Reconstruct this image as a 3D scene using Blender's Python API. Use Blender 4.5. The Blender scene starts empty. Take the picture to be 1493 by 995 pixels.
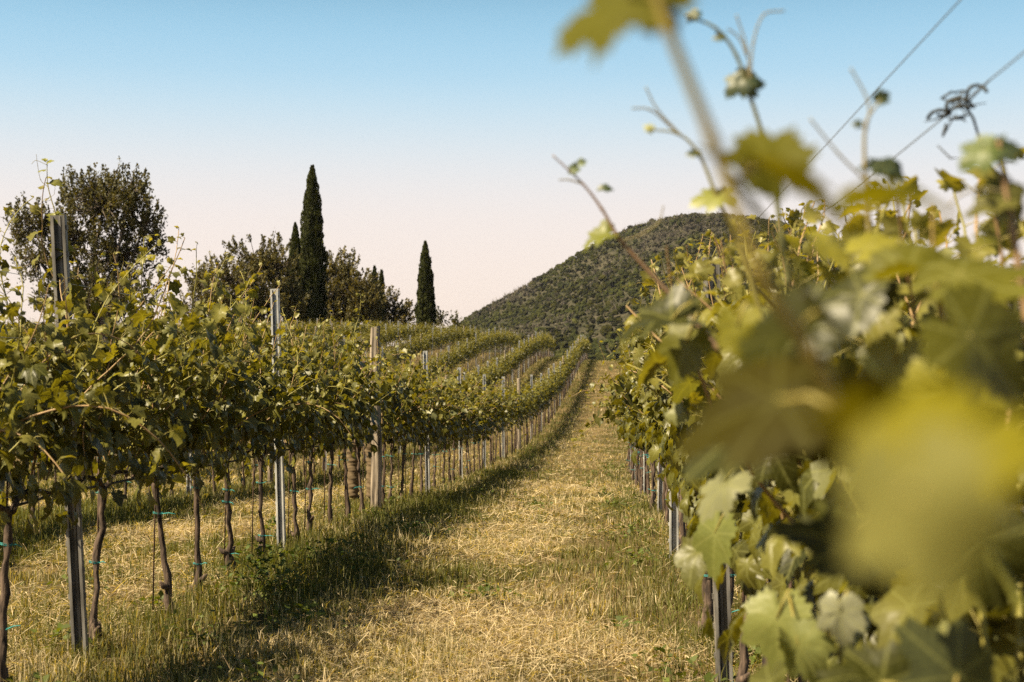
import bpy, math, random
import numpy as np
from mathutils import Vector, Matrix, Euler

# ------------------------------------------------------------------ camera, light, exposure
sc = bpy.context.scene
COL = sc.collection
CAM_H = 1.33
F = 2074.0                       # focal length in photograph pixels (1493 wide)
cam_d = bpy.data.cameras.new("camera")
cam = bpy.data.objects.new("camera", cam_d); COL.objects.link(cam)
cam.location = (0, 0, CAM_H)
cam.rotation_euler = (math.radians(90 + 0.9), 0, 0)
cam_d.sensor_width = 36.0; cam_d.lens = 50.0
cam_d.clip_start = 0.05; cam_d.clip_end = 8000
cam_d.dof.use_dof = True; cam_d.dof.focus_distance = 10.0; cam_d.dof.aperture_fstop = 5.4
cam_d.dof.aperture_blades = 7
sc.camera = cam

SUN_DIR = Vector((-0.80, -0.42, 1.08)).normalized()      # towards the sun: left, a little behind the camera
elev = math.asin(SUN_DIR.z)
sd = bpy.data.lights.new("sun", 'SUN'); sun = bpy.data.objects.new("sun", sd); COL.objects.link(sun)
sd.energy = 5.0; sd.angle = math.radians(0.5); sd.color = (1.0, 0.85, 0.57)
sun.rotation_euler = SUN_DIR.to_track_quat('Z', 'Y').to_euler()
sun.location = SUN_DIR * 60

w = bpy.data.worlds.new("World"); sc.world = w; w.use_nodes = True
wt = w.node_tree; wt.nodes.clear()
N = wt.nodes.new; L = wt.links.new
sky = N('ShaderNodeTexSky'); sky.sky_type = 'NISHITA'; sky.sun_disc = False
sky.sun_elevation = elev; sky.sun_rotation = math.atan2(SUN_DIR.x, SUN_DIR.y)
sky.air_density = 1.0; sky.dust_density = 1.6; sky.ozone_density = 1.0
tc = N('ShaderNodeTexCoord'); sep = N('ShaderNodeSeparateXYZ'); L(tc.outputs['Generated'], sep.inputs[0])
rmp = N('ShaderNodeValToRGB'); L(sep.outputs['Z'], rmp.inputs[0])
cr = rmp.color_ramp; cr.interpolation = 'B_SPLINE'
cr.elements[0].position = 0.0; cr.elements[0].color = (0.87, 0.71, 0.61, 1)
cr.elements[1].position = 1.0; cr.elements[1].color = (0.015, 0.04, 0.07, 1)
for p, c in ((0.05, (0.87, 0.73, 0.65, 1)), (0.10, (0.84, 0.74, 0.69, 1)), (0.135, (0.74, 0.735, 0.74, 1)), (0.168, (0.57, 0.70, 0.77, 1)), (0.20, (0.40, 0.63, 0.78, 1)),
             (0.25, (0.25, 0.51, 0.70, 1)), (0.42, (0.05, 0.13, 0.20, 1))):
    e = cr.elements.new(p); e.color = c
mulc = N('ShaderNodeMix'); mulc.data_type = 'RGBA'; mulc.blend_type = 'MIX'; mulc.inputs[0].default_value = 0.92
scl = N('ShaderNodeVectorMath'); scl.operation = 'SCALE'; scl.inputs['Scale'].default_value = 5.3
L(rmp.outputs[0], scl.inputs[0])
L(sky.outputs[0], mulc.inputs[6]); L(scl.outputs[0], mulc.inputs[7])
bg = N('ShaderNodeBackground'); bg.inputs[1].default_value = 0.075
L(mulc.outputs[2], bg.inputs[0])
wo = N('ShaderNodeOutputWorld'); L(bg.outputs[0], wo.inputs[0])

vs = sc.view_settings
vs.view_transform = 'Standard'; vs.look = 'None'; vs.exposure = 1.5; vs.gamma = 1.0; vs.use_curve_mapping = False
cy = sc.cycles
DENOISE = False
cy.use_denoising = DENOISE
cy.max_bounces = 4; cy.diffuse_bounces = 1; cy.glossy_bounces = 2; cy.transmission_bounces = 4
cy.transparent_max_bounces = 4; cy.caustics_reflective = False; cy.caustics_refractive = False
cy.sample_clamp_indirect = 4.0; cy.volume_bounces = 0; cy.volume_step_rate = 4

# ------------------------------------------------------------------ helpers
def tag(o, label=None, cat=None, group=None, kind=None):
    if label: o['label'] = label
    if cat: o['category'] = cat
    if group: o['group'] = group
    if kind: o['kind'] = kind
    return o

def thing(name, loc, rz=0.0):
    o = bpy.data.objects.new(name, None); COL.objects.link(o)
    o.location = loc; o.rotation_euler = (0, 0, rz); o.empty_display_size = 0.2
    return o

def link(name, me, parent=None):
    o = bpy.data.objects.new(name, me); COL.objects.link(o)
    if parent is not None: o.parent = parent
    return o

class MB:
    """numpy mesh collector"""
    def __init__(s): s.v = []; s.f = {}; s.n = 0; s.t = []; s.uv = []; s.has_uv = False
    def add(s, v, faces, tint=None, uv=None):
        v = np.asarray(v, np.float32).reshape(-1, 3)
        for f in faces:
            f = np.asarray(f, np.int64)
            if f.size == 0: continue
            s.f.setdefault(f.shape[1], []).append(f + s.n)
        s.v.append(v); k = len(v); s.n += k
        t = np.ones((k, 3), np.float32) if tint is None else np.broadcast_to(np.asarray(tint, np.float32), (k, 3))
        s.t.append(t)
        if uv is None: uv = np.zeros((k, 3), np.float32)
        else: s.has_uv = True
        s.uv.append(uv)
    def mesh(s, name, mat, smooth=True):
        me = bpy.data.meshes.new(name)
        v = np.concatenate(s.v) if s.v else np.zeros((0, 3), np.float32)
        me.vertices.add(len(v)); me.vertices.foreach_set('co', v.ravel())
        li = []; ls = []; off = 0
        for n in s.f:
            a = np.concatenate(s.f[n]); li.append(a.ravel())
            ls.append(off + np.arange(len(a)) * n); off += a.size
        li = np.concatenate(li).astype(np.int32); ls = np.concatenate(ls).astype(np.int32)
        me.loops.add(len(li)); me.loops.foreach_set('vertex_index', li)
        me.polygons.add(len(ls)); me.polygons.foreach_set('loop_start', ls)
        me.update(calc_edges=True)
        me.polygons.foreach_set('use_smooth', np.full(len(ls), smooth))
        t = np.concatenate(s.t); a = me.attributes.new('tint', 'FLOAT_COLOR', 'POINT')
        a.data.foreach_set('color', np.concatenate([t, np.ones((len(t), 1), np.float32)], 1).astype(np.float32).ravel())
        if s.has_uv:
            a = me.attributes.new('leafpos', 'FLOAT_VECTOR', 'POINT')
            a.data.foreach_set('vector', np.concatenate(s.uv).astype(np.float32).ravel())
        me.materials.append(mat)
        return me
    def build(s, name, mat, parent=None, smooth=True):
        return link(name, s.mesh(name, mat, smooth), parent)

def tube(mb, pts, rad, sides=5, tint=None, cap=True):
    pts = np.asarray(pts, float); n = len(pts)
    rad = np.broadcast_to(np.asarray(rad, float), (n,))
    d = np.gradient(pts, axis=0); d /= np.linalg.norm(d, axis=1)[:, None] + 1e-9
    ref = np.array([1.0, 0.13, 0.07]) if abs(d[0][0]) < 0.8 else np.array([0.05, 1.0, 0.1])
    a = np.cross(d, ref); a /= np.linalg.norm(a, axis=1)[:, None] + 1e-9
    b = np.cross(d, a)
    th = np.arange(sides) / sides * 2 * math.pi
    ring = pts[:, None] + rad[:, None, None] * (a[:, None] * np.cos(th)[None, :, None] + b[:, None] * np.sin(th)[None, :, None])
    idx = np.arange(n * sides).reshape(n, sides)
    q = np.stack([idx[:-1], np.roll(idx[:-1], -1, 1), np.roll(idx[1:], -1, 1), idx[1:]], -1).reshape(-1, 4)
    fs = [q]
    mb.add(ring.reshape(-1, 3), fs, tint)
    if cap and sides >= 3:
        base = mb.n - n * sides
        for r, c in ((0, pts[0]), (n - 1, pts[-1])):
            mb.add([c], [])
            ci = mb.n - 1
            k = base + r * sides + np.arange(sides)
            f = np.stack([k, np.roll(k, -1), np.full(sides, ci)], -1)
            if r == 0: f = f[:, ::-1]
            mb.f.setdefault(3, []).append(f)
            if tint is not None: mb.t[-1] = np.broadcast_to(np.asarray(tint, np.float32).reshape(-1, 3)[0], (1, 3))

def box(mb, c, s, tint=None, R=None):
    x, y, z = np.array(s) / 2
    v = np.array([[i, j, k] for i in (-x, x) for j in (-y, y) for k in (-z, z)])
    if R is not None: v = v @ np.array(R).T
    v = v + np.array(c)
    mb.add(v, [np.array([[0, 1, 3, 2], [4, 6, 7, 5], [0, 4, 5, 1], [2, 3, 7, 6], [0, 2, 6, 4], [1, 5, 7, 3]])], tint)

def vnoise(x, y, seed=0):
    x = np.asarray(x, float); y = np.asarray(y, float)
    xi = np.floor(x).astype(np.int64); yi = np.floor(y).astype(np.int64); fx = x - xi; fy = y - yi
    fx = fx * fx * (3 - 2 * fx); fy = fy * fy * (3 - 2 * fy)
    def h(a, b):
        n = (a * 374761393 + b * 668265263 + seed * 974634777) & 0xffffffff
        n = ((n ^ (n >> 13)) * 1274126177) & 0xffffffff
        return ((n ^ (n >> 16)) & 0xffff) / 65535.0
    return (h(xi, yi) * (1 - fx) + h(xi + 1, yi) * fx) * (1 - fy) + (h(xi, yi + 1) * (1 - fx) + h(xi + 1, yi + 1) * fx) * fy
def fbm(x, y, seed=0, o=4):
    s = 0; a = 0.5
    for k in range(o): s = s + a * vnoise(np.asarray(x) * 2 ** k, np.asarray(y) * 2 ** k, seed + k); a *= 0.5
    return s

# ------------------------------------------------------------------ materials
def new_mat(name):
    m = bpy.data.materials.new(name); m.use_nodes = True; t = m.node_tree
    for n in list(t.nodes): t.nodes.remove(n)
    return m, t, t.nodes.new, t.links.new

def leaf_mat(name, veins=False, vein=.4, trans=0.34, rough=0.42, spec=0.32, under=0.10):
    m, t, N, L = new_mat(name)
    at = N('ShaderNodeAttribute'); at.attribute_name = 'tint'
    geo = N('ShaderNodeNewGeometry')
    tcn = N('ShaderNodeTexCoord')
    nz = N('ShaderNodeTexNoise'); nz.inputs['Scale'].default_value = 22; nz.inputs['Detail'].default_value = 3
    L(tcn.outputs['Object'], nz.inputs['Vector'])
    mr = N('ShaderNodeMapRange'); mr.inputs[3].default_value = 0.7; mr.inputs[4].default_value = 1.35
    L(nz.outputs['Fac'], mr.inputs[0])
    mx = N('ShaderNodeVectorMath'); mx.operation = 'SCALE'; L(at.outputs['Color'], mx.inputs[0]); L(mr.outputs[0], mx.inputs['Scale'])
    col = mx.outputs[0]
    if veins:
        lp = N('ShaderNodeAttribute'); lp.attribute_name = 'leafpos'
        sp = N('ShaderNodeSeparateXYZ'); L(lp.outputs['Vector'], sp.inputs[0])
        an = N('ShaderNodeMath'); an.operation = 'ARCTAN2'; L(sp.outputs['X'], an.inputs[0]); L(sp.outputs['Y'], an.inputs[1])
        pp = N('ShaderNodeMath'); pp.operation = 'PINGPONG'; pp.inputs[1].default_value = 0.45; L(an.outputs[0], pp.inputs[0])
        ln = N('ShaderNodeVectorMath'); ln.operation = 'LENGTH'; L(lp.outputs['Vector'], ln.inputs[0])
        ds = N('ShaderNodeMath'); ds.operation = 'MULTIPLY'; L(pp.outputs[0], ds.inputs[0]); L(ln.outputs['Value'], ds.inputs[1])
        # fine side veins
        sv = N('ShaderNodeMath'); sv.operation = 'PINGPONG'; sv.inputs[1].default_value = 0.07
        ad = N('ShaderNodeMath'); ad.operation = 'SUBTRACT'; L(ln.outputs['Value'], ad.inputs[0]); L(ds.outputs[0], ad.inputs[1]); L(ad.outputs[0], sv.inputs[0])
        v1 = N('ShaderNodeMapRange'); v1.inputs[1].default_value = 0.012; v1.inputs[2].default_value = 0.035; v1.inputs[3].default_value = 1; v1.inputs[4].default_value = 0
        L(ds.outputs[0], v1.inputs[0])
        v2 = N('ShaderNodeMapRange'); v2.inputs[1].default_value = 0.004; v2.inputs[2].default_value = 0.022; v2.inputs[3].default_value = 0.45; v2.inputs[4].default_value = 0
        L(sv.outputs[0], v2.inputs[0])
        vm = N('ShaderNodeMath'); vm.operation = 'MAXIMUM'; L(v1.outputs[0], vm.inputs[0]); L(v2.outputs[0], vm.inputs[1])
        vc = N('ShaderNodeMix'); vc.data_type = 'RGBA'; vc.inputs[7].default_value = (0.22, 0.22, 0.07, 1)
        vf = N('ShaderNodeMath'); vf.operation = 'MULTIPLY'; vf.inputs[1].default_value = vein; L(vm.outputs[0], vf.inputs[0])
        L(vf.outputs[0], vc.inputs[0]); L(col, vc.inputs[6]); col = vc.outputs[2]
    un = N('ShaderNodeMix'); un.data_type = 'RGBA'; un.inputs[7].default_value = (0.15, 0.155, 0.07, 1)
    uf = N('ShaderNodeMath'); uf.operation = 'MULTIPLY'; uf.inputs[1].default_value = under; L(geo.outputs['Backfacing'], uf.inputs[0])
    L(uf.outputs[0], un.inputs[0]); L(col, un.inputs[6])
    b = N('ShaderNodeBsdfPrincipled'); L(un.outputs[2], b.inputs['Base Color'])
    b.inputs['Roughness'].default_value = rough; b.inputs['Specular IOR Level'].default_value = spec
    tr = N('ShaderNodeBsdfTranslucent')
    tcx = N('ShaderNodeVectorMath'); tcx.operation = 'MULTIPLY'; tcx.inputs[1].default_value = (2.1, 1.85, 0.35); L(col, tcx.inputs[0])
    L(tcx.outputs[0], tr.inputs['Color'])
    ms = N('ShaderNodeMixShader'); ms.inputs[0].default_value = trans; L(b.outputs[0], ms.inputs[1]); L(tr.outputs[0], ms.inputs[2])
    bp = N('ShaderNodeBump'); bp.inputs['Strength'].default_value = 0.25; bp.inputs['Distance'].default_value = 0.004
    nb = N('ShaderNodeTexNoise'); nb.inputs['Scale'].default_value = 90; L(tcn.outputs['Object'], nb.inputs['Vector'])
    L(nb.outputs['Fac'], bp.inputs['Height']); L(bp.outputs[0], b.inputs['Normal'])
    o = N('ShaderNodeOutputMaterial'); L(ms.outputs[0], o.inputs[0])
    return m

def simple_mat(name, c1, c2=None, scale=(8, 8, 8), rough=0.8, metal=0.0, bump=0.3, bdist=0.01, detail=5, use_tint=False, lo=0.35, hi=0.65, spec=0.3):
    m, t, N, L = new_mat(name)
    tcn = N('ShaderNodeTexCoord'); mp = N('ShaderNodeMapping'); mp.inputs['Scale'].default_value = scale
    L(tcn.outputs['Object'], mp.inputs[0])
    nz = N('ShaderNodeTexNoise'); nz.inputs['Scale'].default_value = 1; nz.inputs['Detail'].default_value = detail; L(mp.outputs[0], nz.inputs['Vector'])
    r = N('ShaderNodeValToRGB'); r.color_ramp.elements[0].position = lo; r.color_ramp.elements[1].position = hi
    r.color_ramp.elements[0].color = (*c1, 1); r.color_ramp.elements[1].color = (*(c2 or c1), 1)
    L(nz.outputs['Fac'], r.inputs[0]); col = r.outputs[0]
    if use_tint:
        at = N('ShaderNodeAttribute'); at.attribute_name = 'tint'
        mm = N('ShaderNodeVectorMath'); mm.operation = 'MULTIPLY'; L(col, mm.inputs[0]); L(at.outputs['Color'], mm.inputs[1]); col = mm.outputs[0]
    b = N('ShaderNodeBsdfPrincipled'); L(col, b.inputs['Base Color']); b.inputs['Roughness'].default_value = rough
    b.inputs['Metallic'].default_value = metal; b.inputs['Specular IOR Level'].default_value = spec
    if bump:
        bp = N('ShaderNodeBump'); bp.inputs['Strength'].default_value = bump; bp.inputs['Distance'].default_value = bdist
        L(nz.outputs['Fac'], bp.inputs['Height']); L(bp.outputs[0], b.inputs['Normal'])
    o = N('ShaderNodeOutputMaterial'); L(b.outputs[0], o.inputs[0])
    return m

M_LEAF = leaf_mat('vine_leaf', veins=True)
M_LEAF_FAR = leaf_mat('vine_leaf_plain')
M_LEAF_BIG = leaf_mat('vine_leaf_broad', veins=True, trans=.42, rough=.62, spec=.10, under=.0, vein=.16)
M_SHOOT = simple_mat('green_shoot', (1, 1, 1), (0.8, 0.75, 0.7), (40, 40, 40), 0.55, use_tint=True, bump=0)
M_BARK = simple_mat('vine_bark', (0.022, 0.015, 0.012), (0.125, 0.086, 0.064), (55, 55, 9), 0.9, bump=1.0, bdist=0.012)
M_STAKE = simple_mat('rusty_rod', (0.05, 0.03, 0.022), (0.11, 0.065, 0.045), (60, 60, 30), 0.8, bump=0.2)
M_TIE = simple_mat('teal_tie', (0.03, 0.2, 0.21), (0.04, 0.28, 0.28), (30, 30, 30), 0.5, bump=0)
M_STEEL = simple_mat('galvanised_steel', (0.26, 0.26, 0.27), (0.58, 0.57, 0.55), (25, 25, 6), 0.5, metal=0.35, bump=0.1, bdist=0.002)
M_STEEL_SHADED = simple_mat('weathered_steel', (.085, .078, .07), (.27, .25, .23), (30, 30, 5), 0.6, metal=0.3, bump=0.2, bdist=0.002)  # shade inside the channel put into the colour, for the nearest posts
M_WOOD = simple_mat('weathered_wood', (0.055, 0.043, 0.034), (0.30, 0.245, 0.19), (26, 26, 2.2), 0.9, bump=1.0, bdist=0.012, lo=0.36, hi=0.6)
M_WIRE = simple_mat('trellis_wire', (0.22, 0.22, 0.23), (0.3, 0.3, 0.3), (5, 5, 5), 0.4, metal=0.6, bump=0)
M_HOSE = simple_mat('black_hose', (0.02, 0.02, 0.02), (0.035, 0.03, 0.03), (5, 5, 5), 0.6, bump=0)
M_GRASS = leaf_mat('grass_blade', trans=0.3, rough=0.6, spec=0.25, under=0.0)
M_TREE = leaf_mat('tree_leaf', trans=0.22, rough=0.55, spec=0.25, under=0.1)
M_CYP = leaf_mat('cypress_spray', trans=0.10, rough=0.75, spec=0.12, under=0.0)
M_TBARK = simple_mat('tree_bark', (0.05, 0.038, 0.03), (0.14, 0.11, 0.09), (6, 6, 2), 0.9, bump=0.8, bdist=0.05)

# ------------------------------------------------------------------ terrain shape
_ys = np.array([-50, 0, 6.5, 10.75, 15.45, 20, 25, 30, 36, 41, 47, 60, 73, 86, 97, 106, 114, 122, 135, 160, 250, 420, 6000.])
_zs = np.array([0, 0, 0, -.07, -.25, -.52, -.73, -.88, -.97, -.98, -.92, -.5, .17, .84, 1.30, 1.50, 1.52, 1.34, .4, -2, -9, -16, -16.])
_dy = np.arange(-50, 500, 0.5)
_dz = np.interp(_dy, _ys, _zs); _k = np.hanning(17); _k /= _k.sum()
_dz = np.convolve(np.pad(_dz, 8, mode='edge'), _k, mode='valid')
_xa_y = np.array([-50, 0, 5.8, 6.5, 10.75, 15.45, 20, 25, 30, 34, 38, 42, 47, 60, 80, 104, 150, 500.])
_xa_x = np.array([-5., -2.36, -2.02, -1.97, -1.74, -1.47, -1.19, -.9, -.56, -.22, .16, .56, .98, 2.0, 3.5, 5.2, 8.4, 33.])
_dxa = np.interp(_dy, _xa_y, _xa_x); _k2 = np.hanning(25); _k2 /= _k2.sum()
_dxa = np.convolve(np.pad(_dxa, 12, mode='reflect', reflect_type='odd'), _k2, mode='valid')
def XA(y): return np.interp(y, _dy, _dxa)
def ROWX(k, y):
    """x of row k at depth y: 0 = left row by the path, -1 = right row, 1.. = rows further left"""
    if k == -1: return XA(y) + 2.83 + 0.22 * np.clip(np.asarray(y, float) / 12, 0, 1)
    return XA(y) - 2.9 * k
def H(x, y):
    x = np.asarray(x, float); y = np.asarray(y, float)
    z = np.interp(y, _dy, _dz)
    off = np.clip(XA(y) - x, 0, 13); s = np.clip((y - 45) / 50, 0, 1); s = s * s * (3 - 2 * s)
    e = np.clip((240 - y) / 100, 0, 1)
    return z + 0.085 * off * s * e
def P(px, py, d):
    return np.array([(px - 746.5) / F * d, d, CAM_H + (530 - py) / F * d])
ROW_END = 124.0

# ground: one sheet to the horizon, finer near the camera
def axis_pts(a):
    return np.unique(np.concatenate(a))
gy = axis_pts([np.arange(-12, 30, .35), np.arange(30, 140, 1.2), np.arange(140, 420, 10), np.geomspace(420, 2600, 18), [-200, -60, -25]])
gx = axis_pts([np.arange(-7, 5, .3), np.arange(-60, 40, 1.5), np.geomspace(60, 1900, 18), -np.geomspace(60, 1900, 18)])
GX, GY = np.meshgrid(gx, gy)
near = np.clip((45 - GY) / 30, 0, 1)
GZ = H(GX, GY) + near * (0.05 * (fbm(GX * 1.7, GY * 1.7, 3) - 0.47)) - 0.012
gm = MB(); idx = np.arange(GX.size).reshape(GX.shape)
gm.add(np.stack([GX, GY, GZ], -1).reshape(-1, 3), [np.stack([idx[:-1, :-1], idx[:-1, 1:], idx[1:, 1:], idx[1:, :-1]], -1).reshape(-1, 4)])
def ground_mat():
    m, t, N, L = new_mat('dry_meadow_soil')
    tcn = N('ShaderNodeTexCoord')
    n1 = N('ShaderNodeTexNoise'); n1.inputs['Scale'].default_value = 0.9; n1.inputs['Detail'].default_value = 5
    n2 = N('ShaderNodeTexNoise'); n2.inputs['Scale'].default_value = 38; n2.inputs['Detail'].default_value = 6; n2.inputs['Roughness'].default_value = 0.7
    L(tcn.outputs['Object'], n1.inputs[0]); L(tcn.outputs['Object'], n2.inputs[0])
    r1 = N('ShaderNodeValToRGB'); r1.color_ramp.elements[0].position = .38; r1.color_ramp.elements[1].position = .62
    r1.color_ramp.elements[0].color = (.08, .065, .026, 1); r1.color_ramp.elements[1].color = (.17, .125, .065, 1); L(n1.outputs[0], r1.inputs[0])
    r2 = N('ShaderNodeValToRGB'); r2.color_ramp.elements[0].position = .35; r2.color_ramp.elements[1].position = .65
    r2.color_ramp.elements[0].color = (.45, .42, .38, 1); r2.color_ramp.elements[1].color = (1.25, 1.2, 1.1, 1); L(n2.outputs[0], r2.inputs[0])
    mm = N('ShaderNodeVectorMath'); mm.operation = 'MULTIPLY'; L(r1.outputs[0], mm.inputs[0]); L(r2.outputs[0], mm.inputs[1])
    b = N('ShaderNodeBsdfPrincipled'); L(mm.outputs[0], b.inputs['Base Color']); b.inputs['Roughness'].default_value = .95; b.inputs['Specular IOR Level'].default_value = .1
    bp = N('ShaderNodeBump'); bp.inputs['Distance'].default_value = .03; bp.inputs['Strength'].default_value = .8; L(n2.outputs[0], bp.inputs['Height']); L(bp.outputs[0], b.inputs['Normal'])
    o = N('ShaderNodeOutputMaterial'); L(b.outputs[0], o.inputs[0]); return m
tag(gm.build('ground', ground_mat()), kind='structure')

# ------------------------------------------------------------------ mountain and its forest
ridge_px = np.array([-900, 0, 300, 480, 580, 640, 670, 700, 750, 780, 816, 852, 888, 925, 961, 997, 1033, 1069, 1120, 1160, 1210, 1281, 1340, 1400, 1450, 1520, 1650, 1900, 2400.])
ridge_py = np.array([545, 543, 538, 528, 508, 488, 473, 454, 427, 410, 388, 366, 347, 332, 322, 315, 313, 316, 326, 340, 358, 382, 400, 416, 436, 462, 496, 520, 540.])
RD = 1000.0
def mount_h(x, y):
    px = 746.5 + x / RD * F
    top = CAM_H + (530 - np.interp(px, ridge_px, ridge_py)) / F * RD
    base = -16.0
    t = np.clip((y - 430) / (RD - 430), 0, 1); tb = np.clip((2100 - y) / (2100 - RD), 0, 1)
    front = 1 - (1 - t) ** 1.25; back = tb * tb * (3 - 2 * tb)
    s = np.where(y < RD, front, back)
    gul = (fbm(x / 120 + 7, y / 190, 11) - .47) * 34 * np.clip(s * 2, 0, 1) * np.clip((top + 5) / 60, 0, 1) * np.clip((RD - y) / 120, 0, 1)
    return base + (top - base) * s + gul * 0.9
mx_ = np.linspace(-900, 1100, 150); my_ = np.concatenate([np.linspace(425, 1000, 60), np.linspace(1030, 2100, 14)])
MX, MY = np.meshgrid(mx_, my_)
mm_ = MB(); idx = np.arange(MX.size).reshape(MX.shape)
mm_.add(np.stack([MX, MY, mount_h(MX, MY) - 1.0], -1).reshape(-1, 3), [np.stack([idx[:-1, :-1], idx[:-1, 1:], idx[1:, 1:], idx[1:, :-1]], -1).reshape(-1, 4)])
M_MOUNT = simple_mat('mountain_scrub', (0.022, 0.024, 0.012), (0.06, 0.052, 0.035), (.08, .08, .08), 0.95, bump=0.6, bdist=1.5, spec=.05)
tag(mm_.build('mountain', M_MOUNT), kind='structure')

hz = MB(); box(hz, (0, 1150, 53), (3900, 3000, 150)); 
def haze_mat():
    m, t, N, L = new_mat('haze_air'); v = N('ShaderNodeVolumePrincipled'); v.inputs['Density'].default_value = .00004
    v.inputs['Color'].default_value = (.82, .84, .95, 1); v.inputs['Anisotropy'].default_value = .2
    o = N('ShaderNodeOutputMaterial'); L(v.outputs[0], o.inputs['Volume']); return m
tag(hz.build('haze', haze_mat(), smooth=False), 'thin warm air between the vineyard and the mountain', 'haze', kind='stuff')

# icosphere template for tree crowns seen from far off
import bmesh
def ico(sub):
    bm = bmesh.new(); bmesh.ops.create_icosphere(bm, subdivisions=sub, radius=1.0)
    v = np.array([p.co[:] for p in bm.verts]); f = np.array([[q.index for q in p.verts] for p in bm.faces]); bm.free(); return v, f
rng = np.random.default_rng(5)
IV, IF = ico(1)
fx = []; 
yy = np.concatenate([np.arange(230, 432, 5.0), np.arange(432, 600, 5.0), np.arange(600, 990, 6.5), np.arange(985, 1030, 5.0)])
for y in yy:
    half = 0.40 * y + 30
    x = np.arange(-0.10 * y - 40, half, 2.3)
    x = x + rng.uniform(-2, 2, len(x)); fx.append(np.stack([x, y + rng.uniform(-5, 5, len(x))], -1))
fx = np.concatenate(fx)
pk = fbm(fx[:, 0] / 45, fx[:, 1] / 80, 31)
pk2 = fbm(fx[:, 0] / 14, fx[:, 1] / 30, 77)
keep = rng.random(len(fx)) < np.where(pk2 < .36, .55, .97); fx = fx[keep]; pk = pk[keep]; pk2 = pk2[keep]
nB = len(fx)
zc = np.where(fx[:, 1] < 432, H(fx[:, 0], fx[:, 1]), mount_h(fx[:, 0], fx[:, 1]))
rad = (rng.uniform(.7, 1.5, nB) + 1.2 * rng.random(nB) ** 7) * (0.8 + .5 * rng.random(nB) ** 3)
rad = rad * np.where(fx[:, 1] < 560, 1.7, 1.0); gold = rng.random(nB)
grey = np.clip((pk - .50) * 5 + rng.normal(0, .42, nB) + np.clip((zc - 55) / 60, 0, 1) * .5, 0, 1)[:, None]
pk3 = fbm(fx[:, 0] / 20 + 50, fx[:, 1] / 45, 55)
tg = np.array([.020, .024, .008]) * (0.75 + .5 * rng.random((nB, 1))) * (.5 + 1.0 * np.clip((pk3 - .25) * 2, 0, 1))[:, None] + gold[:, None] * np.array([.013, .010, 0])
tgr = np.array([.042, .036, .034]) * (0.7 + .6 * rng.random((nB, 1)))
tintB = tg * (1 - grey * .75) + tgr * grey * .75
# 12 jittered templates
fm = MB(); tpl = rng.integers(0, 10, nB)
for k in range(10):
    jv = IV * (1 + rng.uniform(-.38, .3, (len(IV), 1))); sel = np.where(tpl == k)[0]
    if len(sel) == 0: continue
    a = rng.uniform(0, 6.28, len(sel)); c, s = np.cos(a), np.sin(a)
    x = jv[None, :, 0] * c[:, None] - jv[None, :, 1] * s[:, None]; y = jv[None, :, 0] * s[:, None] + jv[None, :, 1] * c[:, None]
    v = np.stack([x, y, np.broadcast_to(jv[None, :, 2] * .9, x.shape)], -1) * rad[sel][:, None, None]
    v += np.stack([fx[sel, 0], fx[sel, 1], zc[sel] + rad[sel] * .45], -1)[:, None, :]
    f = (IF[None] + (np.arange(len(sel)) * len(jv))[:, None, None]).reshape(-1, 3)
    fm.add(v.reshape(-1, 3), [f], np.repeat(tintB[sel], len(jv), 0) * rng.uniform(.7, 1.3, (len(sel) * len(jv), 1)))
# bare pale trunks and twigs in the greyer patches
gs = np.where((grey[:, 0] > .45) & (rng.random(nB) < .5))[0]
for rep in range(3):
    n = len(gs); b = np.stack([fx[gs, 0] + rng.uniform(-2, 2, n), fx[gs, 1] - rad[gs] * .9, zc[gs] + rng.uniform(.2, 1.4, n)], -1)
    d = np.stack([rng.normal(0, 1.1, n), rng.normal(0, .3, n), rng.uniform(1.4, 3.2, n)], -1)
    wv = np.array([.16, 0, 0])
    v = np.stack([b - wv, b + wv, b + d], 1).reshape(-1, 3)
    fm.add(v, [np.arange(n * 3).reshape(-1, 3)], np.repeat(np.array([[.15, .13, .11]]) * rng.uniform(.5, 1.2, (n, 1)), 3, 0))
M_FOREST = simple_mat('forest_crowns', (.55, .55, .55), (1.5, 1.45, 1.35), (.9, .9, .9), .95, use_tint=True, bump=0.9, bdist=1.0, spec=.05, lo=.4, hi=.62)
tag(fm.build('forest', M_FOREST, smooth=False), 'dense dark green and grey scrub woodland covering the mountain behind the vineyard', 'forest', kind='stuff')

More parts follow.
